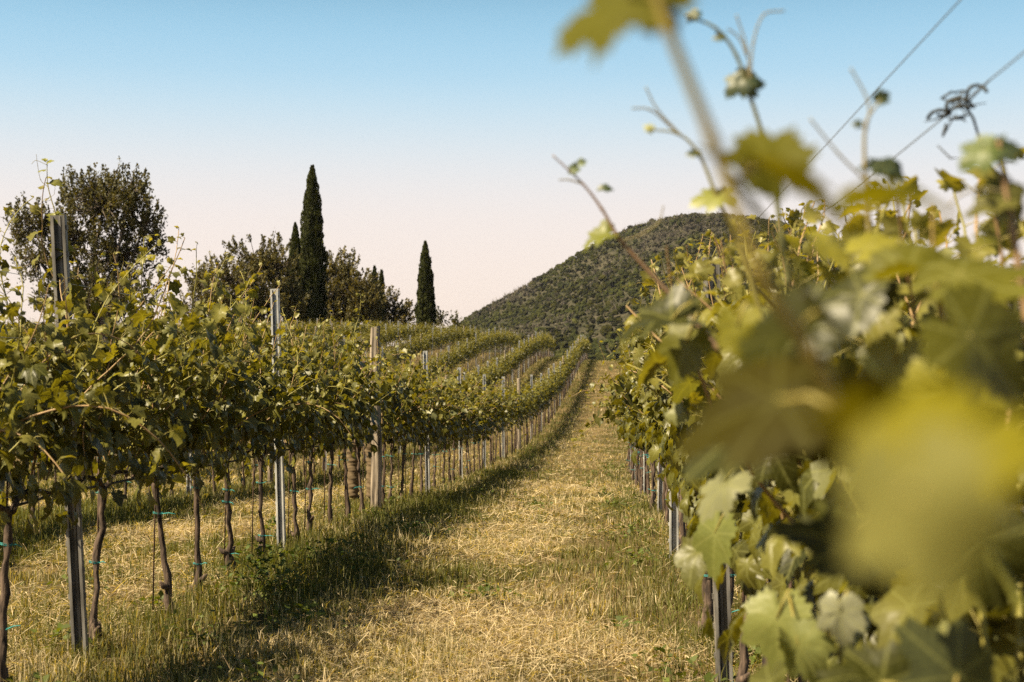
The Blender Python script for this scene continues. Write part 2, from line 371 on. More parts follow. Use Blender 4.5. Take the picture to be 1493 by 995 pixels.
# ------------------------------------------------------------------ leaf templates
def leaf_template(n_out, ring, seed, small=False):
    r = np.random.default_rng(seed)
    A = np.radians([0, 22, 36, 52, 74, 88, 108, 132, 150, 168, 180])
    R = np.array([1.0, .80, .60, .88, .70, .55, .72, .60, .62, .50, .10])
    th = np.linspace(-math.pi, math.pi, n_out, endpoint=False) + math.pi / n_out
    rr = np.interp(np.abs(th), A, R)
    if n_out > 16:
        rr = rr * (1 + .065 * np.where(np.arange(n_out) % 2 == 0, 1, -1)) * (1 + r.uniform(-.05, .05, n_out))
    x = np.sin(th) * rr * .95; y = np.cos(th) * rr
    def lift(x, y, q):
        d2 = x * x + y * y
        return q[0] * np.abs(x) - q[1] * d2 + q[2] * np.sin(3.3 * x + q[4]) * np.cos(2.9 * y + q[5]) * .5 - q[3] * np.clip(y, 0, 1) ** 2 + .0
    q = [r.uniform(-.1, .5), r.uniform(.05, .45), r.uniform(.1, .4), r.uniform(0, .4), r.uniform(0, 6), r.uniform(0, 6)]
    out = np.stack([x, y, lift(x, y, q)], -1)
    if ring:
        xm, ym = x * .55, y * .55
        mid = np.stack([xm, ym, lift(xm, ym, q)], -1)
        v = np.concatenate([[[0, 0, 0]], mid, out]); n = n_out; i = np.arange(n); j = (i + 1) % n
        f3 = np.stack([np.zeros(n, int), 1 + i, 1 + j], -1); f4 = np.stack([1 + i, 1 + n + i, 1 + n + j, 1 + j], -1)
        faces = [f3[:, ::-1], f4[:, ::-1]]
    else:
        v = np.concatenate([[[0, 0, 0]], out]); n = n_out; i = np.arange(n); j = (i + 1) % n
        faces = [np.stack([np.zeros(n, int), 1 + i, 1 + j], -1)[:, ::-1]]
    return v, faces
def far_leaf(seed):
    r = np.random.default_rng(seed)
    v = np.array([[0, -.1, 0], [.75, -.25, -.1 + r.uniform(-.1, .2)], [.55, .55, 0.], [0, 1, -.15], [-.55, .55, 0.05], [-.75, -.25, r.uniform(-.2, .1)]])
    return v, [np.array([[0, 1, 2, 3], [0, 3, 4, 5]])]
LT = {0: [leaf_template(30, True, s) for s in range(6)], 1: [leaf_template(13, False, s) for s in range(4)], 2: [far_leaf(s) for s in range(3)]}
LT['big'] = [leaf_template(46, True, 40 + s) for s in range(4)]

def put_leaves(mb, pos, tip, nrm, size, tint, lod, rng):
    """pos: attachment point, tip: direction to the leaf's tip, nrm: upper side"""
    pos, tip, nrm = (np.asarray(a, float) for a in (pos, tip, nrm)); size = np.asarray(size, float)
    tip = tip / (np.linalg.norm(tip, axis=1)[:, None] + 1e-9)
    nrm = nrm - (nrm * tip).sum(1)[:, None] * tip; nrm /= np.linalg.norm(nrm, axis=1)[:, None] + 1e-9
    sx = np.cross(tip, nrm)
    k = rng.integers(0, len(LT[lod]), len(pos))
    for t in range(len(LT[lod])):
        s = np.where(k == t)[0]
        if len(s) == 0: continue
        tv, tf = LT[lod][t]
        v = (tv[None, :, 0:1] * sx[s][:, None] + tv[None, :, 1:2] * tip[s][:, None] + tv[None, :, 2:3] * nrm[s][:, None]) * size[s][:, None, None] + pos[s][:, None]
        off = np.arange(len(s)) * len(tv)
        fs = [(f[None] + off[:, None, None]).reshape(-1, f.shape[1]) for f in tf]
        mb.add(v.reshape(-1, 3), fs, np.repeat(tint[s], len(tv), 0), np.tile(tv * [1, 1, 0], (len(s), 1)) if lod in (0, 'big') else None)

def curve_path(p0, d0, length, n, rng, wob=.12, grav=0.0, xc=0.0):
    pts = [np.array(p0, float)]; d = np.array(d0, float); d /= np.linalg.norm(d); st = length / n
    for i in range(n):
        d = d + rng.normal(0, wob, 3) * [1, 1, .5] + [0, 0, -grav * (i / n)]
        d[0] -= xc * pts[-1][0]
        d /= np.linalg.norm(d); pts.append(pts[-1] + d * st)
    return np.array(pts)

G_OLD = np.array([.026, .028, .003]); G_MID = np.array([.118, .110, .017]); G_YNG = np.array([.25, .22, .050]); G_GREY = np.array([.15, .155, .075])
def leaf_tints(rng, n, young):
    young = np.broadcast_to(young, (n,))[:, None]
    a = rng.random((n, 1))
    c = G_OLD * (1 - a) + G_MID * a
    c = c * (1 - young) + G_YNG * young
    g = (rng.random((n, 1)) < .13) * .6
    c = c * (1 - g) + G_GREY * g
    return c * rng.uniform(.72, 1.28, (n, 1))

def vine_parts(seed, lod, vigor=1.0, keepfn=None, nshoot=None):
    """returns dict of MBs in local space: x across the row, y along it"""
    r = np.random.default_rng(seed); out = {}
    tr = MB(); top = np.array([r.normal(0, .02), r.normal(0, .04), .76])
    n = 12 if lod < 2 else 4
    z = np.linspace(-.06, .76, n + 1); base = np.array([r.normal(0, .03), r.normal(0, .055)])
    pts = np.stack([base[0] * (1 - z / .76) + top[0] * z / .76 + r.normal(0, .006, n + 1), base[1] * (1 - z / .76) + top[1] * z / .76 + r.normal(0, .0065, n + 1), z], -1)
    rd = np.interp(z, [-.06, .05, .16, .3, .6, .76], [.024, .030, .0175, .0145, .0135, .019]) * (1 + r.uniform(-.22, .4, n + 1))
    tube(tr, pts, rd, 8 if lod == 0 else 5)
    if lod == 0:
        for q in range(2):   # knots and old stubs near the foot
            i = r.integers(1, 4); a = r.uniform(0, 6.28); d = np.array([math.cos(a), math.sin(a), .3])
            tube(tr, [pts[i], pts[i] + d * .035, pts[i] + d * .06 + [0, 0, .02]], [.022, .018, .006], 6)
    out['trunk'] = tr
    cn = MB()
    for sgn in (-1, 1):
        m = 6; t = np.linspace(0, 1, m)
        pp = np.stack([top[0] * (1 - t) + r.normal(0, .01, m), top[1] + sgn * .42 * t, .74 + .07 * np.sin(t * 2.6) + r.normal(0, .006, m)], -1)
        tube(cn, pp, np.linspace(.015, .008, m), 6 if lod == 0 else 4)
    out['cane'] = cn
    fo = MB(); sh = MB()
    ns = nshoot or (17 if lod < 2 else 13)
    Pp, Tt, Nn, Ss, Yy = [], [], [], [], []
    for i in range(ns):
        y0 = (i + r.uniform(.1, .9)) / ns * .9 - .45
        wild = r.random() < .13
        ln = (r.normal(.86, .13) + (r.uniform(.12, .38) if r.random() < .36 else 0)) * vigor
        d0 = [r.normal(0, .30) + (r.choice([-1, 1]) * .6 if wild else 0), r.normal(0, .28), 1]
        nn = int(ln / .062)
        path = curve_path([r.normal(0, .03), y0, .84 + r.uniform(-.03, .04)], d0, ln, nn, r, .10, .03 if not wild else .25, .16 if not wild else .02)
        if keepfn is not None:
            kk = [keepfn(p) for p in path]; nk = kk.index(False) if False in kk else len(kk)
            if nk < 3: continue
            path = path[:nk]; nn = nk - 1
        tcol = np.array([.30, .20, .10]) if r.random() < .5 else np.array([.24, .22, .05])
        if lod < 2:
            tube(sh, path[::1 if lod == 0 else 2], np.linspace(.0052, .0020, nn + 1)[::1 if lod == 0 else 2], 5 if lod == 0 else 3, tcol, cap=False)
        side = r.choice([-1, 1])
        for j in range(0, nn + 1):
            side = -side; t = j / nn
            if t < .06: continue
            size = np.interp(t, [0, .15, .6, .85, 1], [.054, .074, .062, .042, .020]) * r.uniform(.55, 1.25)
            reps = 1 + (r.random() < (.85 if t < .75 else .15)) + (r.random() < .45 and t < .65)
            for q in range(reps):
                a = (0 if side > 0 else math.pi) + r.normal(0, .75)
                if q: a = r.uniform(0, 6.28); size *= .72
                d = np.array([math.cos(a), math.sin(a) * .9, r.uniform(.05, .8)])
                pl = size * r.uniform(.7, 1.3) + (.05 if q else 0)
                p1 = path[j] + d / np.linalg.norm(d) * pl
                if keepfn is not None and not keepfn(p1): continue
                if lod == 0: tube(sh, [path[j], (path[j] + p1) / 2 + [0, 0, .006], p1], [.0016, .0013, .0012], 3, np.array([.22, .19, .05]), cap=False)
                tip = np.array([d[0], d[1], 0]) * r.uniform(.4, 1) + [r.normal(0, .25), r.normal(0, .3), -r.uniform(.2, 1.1)]
                if t > .85: tip[2] += 1.0
                nr = np.array([d[0] * r.uniform(.2, 1.2), d[1] * .6, r.uniform(.25, 1.1)]) + r.normal(0, .45, 3)
                Pp.append(p1); Tt.append(tip); Nn.append(nr); Ss.append(size); Yy.append(np.clip((t - .62) * 2.3, 0, 1) + (0.15 if q else 0))
        if lod == 0 and r.random() < .7:      # tendrils near the tip
            for q in range(r.integers(1, 3)):
                k = int(nn * r.uniform(.7, 1)); a = r.uniform(0, 6.28)
                tp = curve_path(path[k], [math.cos(a), math.sin(a), .7], r.uniform(.08, .17), 7, r, .45, 0)
                if keepfn is None or keepfn(path[k]): tube(sh, tp, np.linspace(.0013, .0007, 8), 3, np.array([.24, .2, .06]), cap=False)
    # leaves hanging at cordon height hide the canes
    nh = int((80 if lod < 2 else 44) * vigor)
    for i in range(nh):
        p1 = np.array([r.normal(0, .13), r.uniform(-.48, .48), r.uniform(.76, .98) if i > 9 else r.uniform(.62, .8)])
        if keepfn is not None and not keepfn(p1): continue
        s = 1 if p1[0] > 0 else -1
        Pp.append(p1); Tt.append([s * r.uniform(0, .7), r.normal(0, .5), -1]); Nn.append([s * r.uniform(.4, 1.2), r.normal(0, .4), r.uniform(.1, .8)])
        Ss.append(r.uniform(.04, .072)); Yy.append(0.0)
    if Pp:
        Yy = np.clip(np.array(Yy), 0, 1); n = len(Pp); Ss = np.array(Ss)
        if lod == 2: 
            sel = r.random(n) < .78; Pp = np.array(Pp)[sel] * [.62, 1, 1]; Tt = np.array(Tt)[sel]; Nn = np.array(Nn)[sel]; Ss = Ss[sel] * 1.12; Yy = Yy[sel]; n = len(Pp)
        put_leaves(fo, Pp, Tt, Nn, Ss, leaf_tints(r, n, Yy * .8), lod, r)
    out['foliage'] = fo; out['shoots'] = sh
    st = MB(); sx = r.uniform(-.03, .03) - .028; sy = r.uniform(.02, .05)
    tube(st, [[sx, sy, -.05], [sx * .8, sy, .55], [sx * .6, sy * .8, 1.0 if lod < 2 else .8]], .0045 if lod < 2 else .007, 5 if lod < 2 else 3)
    out['stake'] = st
    ties = []
    for zt in ((.24, .48, .68) if lod == 0 else ((.3, .6) if lod == 1 else ())):
        if r.random() < .42: continue
        zt += r.uniform(-.12, .08); t = MB(); c = np.array([np.interp(zt, pts[:, 2], pts[:, 0]), np.interp(zt, pts[:, 2], pts[:, 1]), zt])
        a = np.linspace(0, 2 * math.pi, 11); rr = .019
        for dz in (0, .006):
            tube(t, np.stack([c[0] - .008 + np.cos(a) * (rr + .008), c[1] + np.sin(a) * rr, zt + dz + .004 * np.sin(a * 2)], -1), .0016, 4, cap=False)
        e = np.array([r.uniform(.03, .08), -r.uniform(0, .03), r.uniform(-.02, .02)])
        tube(t, [c + [rr, -.01, 0], c + [rr, -.01, 0] + e * .5 + [0, 0, .006], c + [rr, -.01, 0] + e], .0022, 4)
        ties.append(t)
    out['tie'] = ties
    return out

MESH_CACHE = {}
def vine_meshes(key, seed, lod, **kw):
    if key in MESH_CACHE: return MESH_CACHE[key]
    if lod and 'vigor' not in kw: kw['vigor'] = .93
    d = vine_parts(seed, lod, **kw); r = []
    r.append(('trunk', d['trunk'].mesh('trunk', M_BARK))); r.append(('cane', d['cane'].mesh('cane', M_BARK)))
    if d['foliage'].n: r.append(('foliage', d['foliage'].mesh('foliage', M_LEAF if lod == 0 else M_LEAF_FAR)))
    if d['shoots'].n: r.append(('shoots', d['shoots'].mesh('shoots', M_SHOOT)))
    r.append(('stake', d['stake'].mesh('stake', M_STAKE)))
    for t in d['tie']: r.append(('tie', t.mesh('tie', M_TIE)))
    MESH_CACHE[key] = r; return r
def row_angle(k, y): return -math.atan2(ROWX(k, y + .5) - ROWX(k, y - .5), 1.0)
def place_vine(k, y, meshes, label, group, flip=False):
    x = float(ROWX(k, y)); o = thing('grapevine', (x, y, float(H(x, y))), row_angle(k, y) + (math.pi if flip else 0))
    tag(o, label, 'grapevine', group)
    for nme, me in meshes:
        link(nme, me, o)
    return o

ORD = ['first', 'second', 'third', 'fourth', 'fifth', 'sixth', 'seventh', 'eighth', 'ninth', 'tenth', 'eleventh', 'twelfth']
rnd = random.Random(3)
# ------------------------------------------------------------------ posts
def steel_post(k, y, height, lean=(0, 0), label='', group=None, detail=True, x=None, wdt=.066):
    x = float(ROWX(k, y)) if x is None else x
    o = thing('steel_post', (x, y, float(H(x, y))), row_angle(k, y) + rnd.uniform(-.12, .12))
    o.rotation_euler = (lean[1], lean[0], o.rotation_euler.z); tag(o, label, 'vineyard post', group)
    mb = MB(); W = wdt; D = .034; T = .003; h = height + .15; cz = height / 2 - .075
    box(mb, (0, D / 2, cz), (W, T, h))                                  # web, opening faces the camera
    for s in (-1, 1):
        box(mb, (s * (W / 2 - T / 2), 0, cz), (T, D - .002, h - .004))
        box(mb, (s * (W / 2 - .008), -D / 2, cz), (.013, T, h - .008))    # turned-in lip
    if detail:
        box(mb, (0, D / 2 - .006, cz), (.012, .009, h - .01))            # stiffening rib
        z = height - .06
        while z > .1:
            for s in (-1, 1): box(mb, (s * (W / 2 + .003), -.004, z), (.008, .010, .022))
            z -= .12
    mb.build('channel', M_STEEL_SHADED if y < 7 else M_STEEL, o, smooth=False)
    if detail:
        z = height - .12
        while z > 1.0:
            sl = MB(); box(sl, (.017, D / 2 - .0036, z), (.009, .002, .035)); z -= .12
            sl.build('slot', simple_mat('slot_dark', (.02, .02, .02), bump=0) if 'slot_dark' not in bpy.data.materials else bpy.data.materials['slot_dark'], o, smooth=False)
    return o
def wooden_post(k, y, height, lean=(0, 0), label='', group=None, r0=.055, detail=True, seed=0, x=None):
    x = float(ROWX(k, y)) if x is None else x
    r = np.random.default_rng(seed + 100)
    o = thing('wooden_post', (x, y, float(H(x, y))), rnd.uniform(0, 1) if seed else 0); o.rotation_euler = (lean[1], lean[0], o.rotation_euler.z)
    tag(o, label, 'vineyard post', group)
    mb = MB(); ns = 20 if detail else 8; nz = 26 if detail else 4
    z = np.linspace(-.15, height, nz); th = np.arange(ns) / ns * 2 * math.pi
    ang = r.uniform(0, 6.28, 4)
    prof = 1 + .11 * np.sin(th * 2 + ang[0]) + .05 * np.sin(th * 3 + ang[1])
    if detail:
        dd = np.abs((th - 4.55 + math.pi) % (2 * math.pi) - math.pi); prof = prof * (1 - .34 * np.exp(-(dd / .13) ** 2))   # drying crack
    V = []
    for i, zz in enumerate(z):
        rr = r0 * np.interp(zz, [-.15, height], [1.12, .9]) * prof * (1 + .03 * np.sin(zz * 9 + th * 1.0 + ang[2]) + r.uniform(-.022, .022, ns))
        top = .012 * np.cos(th) if i == nz - 1 else 0
        V.append(np.stack([np.cos(th) * rr + .01 * math.sin(zz * 3), np.sin(th) * rr, zz + top + 0 * th], -1))
    idx = np.arange(nz * ns).reshape(nz, ns)
    q = np.stack([idx[:-1], np.roll(idx[:-1], -1, 1), np.roll(idx[1:], -1, 1), idx[1:]], -1).reshape(-1, 4)
    mb.add(np.concatenate(V), [q]); mb.add([[0, 0, height - .004]], [])
    kk = idx[-1]; mb.f.setdefault(3, []).append(np.stack([kk, np.roll(kk, -1), np.full(ns, mb.n - 1)], -1))
    mb.build('timber', M_WOOD, o, smooth=False)
    if detail:
        a = np.linspace(0, 4 * math.pi, 40)
        for z0 in (1.16, .84):
            wr = MB(); tube(wr, np.stack([np.cos(a) * (r0 * 1.09), np.sin(a) * (r0 * 1.09), z0 + a * .0016], -1), .0016, 4)
            wr.build('wire_binding', M_WIRE, o)
    return o

postsA = [(6.5, 's', 2.02, (-.052, .01)), (10.75, 's', 1.98, (-.03, .0)), (15.3, 'w', 1.98, (.0, 0)), (20.1, 's', 2.02, (-.02, 0)), (25, 's', 1.98, (-.02, 0)), (29.6, 's', 1.96, (.0, 0)), (34, 's', 1.95, (0, 0)), (38.2, 'w', 1.9, (0, 0)), (42.4, 's', 1.96, (0, 0))]
y = 46.8
i = 0
while y < ROW_END: postsA.append((y, 'w' if i % 6 == 4 else 's', 1.95 + rnd.uniform(-.06, .06), (rnd.uniform(-.02, .02), 0))); y += 4.5; i += 1
labA = ['tall weathered steel post nearest the camera on the left row, shoots above its top',
        'second steel post of the left row, bright top against the dark trees',
        None,
        'steel post just right of the thick wooden post in the left row',
        'third steel post after the thick wooden post, standing above the left row',
        ]
ordA = {3: 'first', 4: 'second', 5: 'third', 6: 'fourth'}
for i, (y, t, h, ln) in enumerate(postsA):
    if t == 's':
        if i < 2: lb, g = labA[i], 'steel posts of the left row'
        elif i in ordA: lb, g = ordA[i] + ' steel post beyond the thick wooden post in the left row', 'steel posts of the left row'
        else: lb, g = 'small distant steel post standing above the left row towards the crest', 'far steel posts of the left row'
        xx = {0: -1.965}.get(i)
        steel_post(0, y, h, ln, lb, g, detail=i < 6, x=xx, wdt=.066 if i == 0 else .062)
    else:
        if i == 2: lb, g = 'thick split wooden post in the left row beside the trousered legs', None
        elif i == 7: lb, g = 'pale wooden post in the dip, first one past the thick wooden post', None
        else: lb, g = 'small distant wooden post in the left row near the crest', 'far wooden posts of the left row'
        wooden_post(0, y, h, ln, lb, g, r0=.060 if i == 2 else .05, detail=i == 2, seed=0 if i == 2 else i, x=-1.462 if i == 2 else None)
postsR = [(5.8, 1.77, (-.03, 0), .865), (10.3, 1.86, (0, 0), 1.17), (14.8, 1.86, (0, 0), None), (19.3, 1.9, (0, 0), None)]
labR = ['nearest steel post of the right row, foot at the frame bottom and top among leaves',
        'second steel post of the right row, lit edge beside the trunks', 'third steel post of the right row by the grass track', 'fourth steel post of the right row by the grass track']
for (y, h, ln, x), lb in zip(postsR, labR): steel_post(-1, y, h, ln, lb, 'steel posts of the right row', x=x)
y = 23.8
while y < 118: steel_post(-1, y, 1.9, (0, 0), 'distant steel post of the right row beyond the near foliage', 'far steel posts of the right row', detail=False); y += 4.5
rown = {1: 'second', 2: 'third', 3: 'fourth', 4: 'fifth', 5: 'sixth', 6: 'seventh', 7: 'eighth', 8: 'ninth'}
for k in range(1, 9):
    y = 8.0 + (k * 1.7) % 4.5; n = 0
    while y < ROW_END - 2:
        x = float(ROWX(k, y)); pxx = 746 + x / y * F; n += 1
        if pxx > (120 if k == 1 else 330):
            jl = (rnd.uniform(-.03, .03), rnd.uniform(-.02, .02))
            if (n + k) % 5 == 0:
                wooden_post(k, y, 1.9 + rnd.uniform(-.12, .08), jl, 'pale wooden post rising from the %s vine row left of the track' % rown[k], 'wooden posts of the %s row' % rown[k], r0=.05, detail=False, seed=n + 20 * k)
            else:
                steel_post(k, y, 1.95 + rnd.uniform(-.12, .1), jl, 'thin steel post rising from the %s vine row left of the track' % rown[k], 'steel posts of the %s row' % rown[k], detail=False)
        y += 4.5 + rnd.uniform(-.15, .15)

# ------------------------------------------------------------------ wires and hoses
def along(k, y0, y1, z, step=1.1, sag=0.0, seed=0):
    r = np.random.default_rng(seed); ys = np.arange(y0, y1, step); xs = ROWX(k, ys); zs = H(xs, ys) + z + r.normal(0, .006, len(ys)) - sag * np.abs(np.sin((ys - 6.5) / 4.5 * math.pi))
    return np.stack([xs + r.normal(0, .004, len(ys)), ys, zs], -1)
hname = {1.16: 'middle', 1.45: 'upper', 1.69: 'second highest', 1.83: 'top'}
rowphrase = {0: 'left row', -1: 'right row'}
for k in (0, -1):
    for z in (.80, 1.16, 1.45, 1.69, 1.83):
        if z == 1.83 and k == 0: continue
        mb = MB(); tube(mb, along(k, .35 if k == -1 else 3.5, 100, z, seed=int(z * 100) + k), .0013 if z != .8 else .0016, 4)
        nm = hname.get(z, 'lowest')
        tag(mb.build('trellis_wire', M_WIRE), '%s thin trellis wire strung along the %s of vines' % (nm, rowphrase[k]), 'wire', 'trellis wires of the ' + rowphrase[k])
for k in (0, 1, -1):
    mb = MB(); tube(mb, along(k, 2.2 if k == -1 else 4.0, 60, .765, sag=.02, seed=900 + k), .0065, 6)
    nm = {0: 'left', 1: 'second left', -1: 'right'}[k]
    tag(mb.build('irrigation_hose', M_HOSE), 'thin black irrigation hose under the leaves of the %s row' % nm, 'hose', 'irrigation hoses')

# ------------------------------------------------------------------ vines as individual things
def vlabel(k, y, cnt):
    """label + group for a vine"""
    def o(n): return ORD[n] if n < len(ORD) else None
    if k == 0:
        if y < 6.3: return 'gnarled grapevine at the left frame edge, before the nearest steel post', 'grapevines of the left row'
        if y < 10.75: n = cnt('a'); return '%s grapevine beyond the nearest steel post in the left row' % o(n), 'grapevines of the left row'
        if y < 15.2: n = cnt('b'); return '%s grapevine beyond the second steel post in the left row' % o(n), 'grapevines of the left row'
        if y < 25: n = cnt('c'); return '%s grapevine beyond the thick wooden post in the left row' % (o(n) or 'next'), 'grapevines of the left row'
        return 'small grapevine further down the left row, past the near posts', 'far grapevines of the left row'
    if k == -1:
        if y < 9.5: n = cnt('r'); return '%s leafy grapevine from the camera along the right row' % o(n), 'grapevines of the right row'
        return 'grapevine further along the right row beside the grass track', 'far grapevines of the right row'
    return 'grapevine of the second row left of the track, behind the left row', 'grapevines of the second left row'
class Cnt(dict):
    def __call__(s, k): s[k] = s.get(k, -1) + 1; return s[k]
cnt = Cnt()
vinesA = [5.72, 6.78, 7.72, 8.45, 9.25, 10.0, 11.1, 11.85, 12.65, 13.45, 14.35, 16.0]
y = 16.85
while y < ROW_END: vinesA.append(y); y += .87
def v_lod(y): return 0 if y < 12.5 else (1 if y < 30 else 2)
place_vine(0, 4.85, vine_meshes(('A', 4.85), 4321, 0), 'grapevine at the left frame edge nearest the camera, trunk outside the frame', 'grapevines of the left row')
for y in vinesA:
    l = v_lod(y)
    key = ('A', round(y, 2)) if l == 0 else (l, rnd.randrange(10 if l == 1 else 8))
    lb, g = vlabel(0, y, cnt)
    place_vine(0, y, vine_meshes(key, hash(key) % 99991 if False else int(abs(y * 977) + (key[1] if l else 0) * 131) % 99991, l, **({'vigor': 1.08 if y < 8.6 else .98} if l == 0 else {})), lb, g, flip=rnd.random() < .5 if l else False)
# right row: leaves right in front of the lens are thinned
def keep_near(y0):
    x0 = float(ROWX(-1, y0)); z0 = float(H(x0, y0)); an = row_angle(-1, y0); ca, sa = math.cos(an), math.sin(an)
    def f(p):
        X = x0 + p[0] * ca - p[1] * sa; Y = y0 + p[0] * sa + p[1] * ca; Z = z0 + p[2]
        if Y < 1.0: return False
        px = 746.5 + X / Y * F; py = 530 - (Z - CAM_H) / Y * F
        lim = np.interp(py, [150, 330, 400, 450, 600, 700, 800, 1000], [1200, 1020, 940, 905, 930, 985, 1010, 1080])
        top = np.interp(px, [860, 960, 1100, 1300, 1500, 1700], [470, 370, 325, 270, 220, 190])
        return px > lim - 15 and py > top - 10
    return f
vR = [1.95, 2.8, 3.65, 4.5, 5.35, 6.25, 7.1, 8.0, 8.85, 9.7, 10.6, 11.45]
for y in vR:
    key = ('R', round(y, 2)); lb, g = vlabel(-1, y, cnt)
    place_vine(-1, y, vine_meshes(key, int(y * 733), 0, keepfn=keep_near(y) if y < 6.5 else (lambda p: -.42 < p[0] < .5 and p[2] < 1.95), vigor=1.0 if y < 3 else (1.2 if y < 9 else 1.08)), lb, g)
y = 12.3
while y < 62:
    l = 1 if y < 30 else 2; key = (l, rnd.randrange(10 if l == 1 else 8)); lb, g = vlabel(-1, y, cnt)
    place_vine(-1, y, vine_meshes(key, key[1] * 131 + 7 + l, l), lb, g, flip=rnd.random() < .5); y += .87
y = 8.2
while y < 96:
    l = 1 if y < 30 else 2; key = (l, rnd.randrange(10 if l == 1 else 8)); lb, g = vlabel(1, y, cnt)
    place_vine(1, y, vine_meshes(key, key[1] * 131 + 7 + l, l), lb, g, flip=rnd.random() < .5); y += .87

# ------------------------------------------------------------------ the many further vines: one object
fv = []; 
for q in range(6): fv.append(vine_parts(5000 + q, 2))
rgv = np.random.default_rng(8)
far = MB(); farT = MB()
flat = []
for d in fv:
    vv = np.concatenate(d['foliage'].v); tt = np.concatenate(d['foliage'].t); ff = {n: np.concatenate(a) for n, a in d['foliage'].f.items()}
    tv = np.concatenate(d['trunk'].v); tf = {n: np.concatenate(a) for n, a in d['trunk'].f.items()}
    flat.append((vv, tt, ff, tv, tf))
spots = []
for k in range(2, 16):
    y = 10 + 6 * k * .6
    while y < ROW_END:
        x = float(ROWX(k, y))
        if 746 + x / y * F > -120: spots.append((k, x, y))
        y += .87 if y < 90 else .95
for k, ya in ((1, 96.3), (-1, 62.3)):
    y = ya
    while y < ROW_END: spots.append((k, float(ROWX(k, y)), y)); y += .87
print('far vines', len(spots))
for (k, x, y) in spots:
    vv, tt, ff, tv, tf = flat[rgv.integers(0, 6)]
    a = row_angle(k, y) + (math.pi if rgv.random() < .5 else 0); c, s = math.cos(a), math.sin(a); z = float(H(x, y))
    R = np.array([[c, -s, 0], [s, c, 0], [0, 0, 1]], np.float32); o = np.array([x, y, z], np.float32)
    sc_ = np.array([1, 1, rgv.uniform(.92, 1.06)], np.float32)
    if y > 60 and k > 3:
        # thin far plants: keep half of the leaves, drawn a little larger
        pass
    far.add((vv * sc_) @ R.T + o, list(ff.values()), tt * rgv.uniform(.9, 1.12))
    farT.add(tv @ R.T + o, list(tf.values()))
fo_ = far.build('distant_vines', M_LEAF_FAR)
tag(fo_, 'mass of further vine rows climbing the slope left of the track', 'vines', kind='stuff')
tag(farT.build('distant_vine_trunks', M_BARK), 'thin dark trunks under the further vine rows on the slope', 'vine trunks', kind='stuff')

# ------------------------------------------------------------------ foreground shoots and leaves (right row, beside the camera)
def shoot_obj(name, parent, pts, r0, r1, tint, sides=8):
    pts = np.array(pts, float); n = 10 * len(pts)
    t = np.linspace(0, len(pts) - 1, n)
    # Catmull-Rom through the joints
    pe = np.concatenate([[2 * pts[0] - pts[1]], pts, [2 * pts[-1] - pts[-2]]]); i = np.clip(t.astype(int), 0, len(pts) - 2); u = (t - i)[:, None]
    a, b, c, d = pe[i], pe[i + 1], pe[i + 2], pe[i + 3]
    c_ = .5 * ((2 * b) + (-a + c) * u + (2 * a - 5 * b + 4 * c - d) * u ** 2 + (-a + 3 * b - 3 * c + d) * u ** 3)
    mb = MB(); rad = np.linspace(r0, r1, n) * (1 + .25 * np.exp(-((t - np.round(t)) / .08) ** 2))
    tube(mb, c_ - np.array(parent.location), rad, sides, np.array(tint)); return mb.build(name, M_SHOOT, parent)
RGL = np.random.default_rng(77)
def leaf_obj(parent, root, px, py, d, size, tip, nrm, tint, petiole_from=None):
    p = P(px, py, d); mb = MB(); tip = np.array(tip, float); tip /= np.linalg.norm(tip)
    # parent is a shoot parented to root; everything is modelled in root space
    base = p - tip * size * .35 - np.array(root.location)
    put_leaves(mb, [base], [tip], [nrm], [size], np.array([tint]), 'big', RGL)
    o = mb.build('leaf', M_LEAF_BIG if d < .9 else M_LEAF, parent)
    if petiole_from is not None:
        q = P(*petiole_from) - np.array(root.location); m2 = MB()
        tube(m2, [q, (q + base) / 2 + [0, 0, .004], base], [.0018, .0015, .0014], 6, np.array([.24, .2, .05])); m2.build('petiole', M_SHOOT, parent)
    return o
def near_vine(y, label):
    x = float(ROWX(-1, y)) ; o = thing('grapevine', (x, y, float(H(x, y)))); tag(o, label, 'grapevine', 'grapevines of the right row')
    d = vine_parts(int(y * 100) + 5, 0)
    d['trunk'].build('trunk', M_BARK, o); d['cane'].build('cane', M_BARK, o); d['stake'].build('stake', M_STAKE, o)
    return o
BR = (.22, .15, .075); GR = (.19, .19, .035); RD_ = (.17, .085, .05); TEN = (.2, .17, .09)
v0 = near_vine(.62, 'grapevine beside the camera whose big blurred leaves and thick cane cross the frame')
v1 = near_vine(1.25, 'grapevine of the right row whose long thin shoots rise against the sky')
Oshade = (.026, .027, .002); Omid = (.085, .082, .007); Oyl = (.19, .175, .022); Ogr = (.17, .17, .085)  # first tint is darkened to stand in for shade among the leaves
# thick blurred cane crossing the frame
s = shoot_obj('shoot', v0, [P(940, -60, .56), P(975, 40, .56), P(1040, 205, .565), P(1110, 400, .57), P(1185, 520, .58), P(1245, 640, .59), P(1330, 800, .60)], .0021, .0032, (.24, .19, .045))
leaf_obj(s, v0, 872, 12, .58, .038, (-.9, .3, -.3), (-.2, -.75, .6), Omid, (955, -15, .56))
leaf_obj(s, v0, 925, -8, .58, .028, (-.7, .3, .3), (-.2, -.75, .6), Omid, (955, -15, .56))
leaf_obj(s, v0, 1075, 600, .61, .052, (-.9, .2, -.25), (-.1, -.55, .8), (.034, .028, .0006), (1225, 600, .585))  # this leaf and the next: shadowed underside painted as a very dark tint
leaf_obj(s, v0, 1150, 590, .64, .052, (-.6, .3, .1), (-.1, -.6, .8), (.036, .030, .0006), (1200, 550, .58))
leaf_obj(s, v0, 1340, 690, .27, .026, (-.6, -.2, -.5), (-.2, -.6, .75), (.17, .15, .006), (1270, 690, .59))
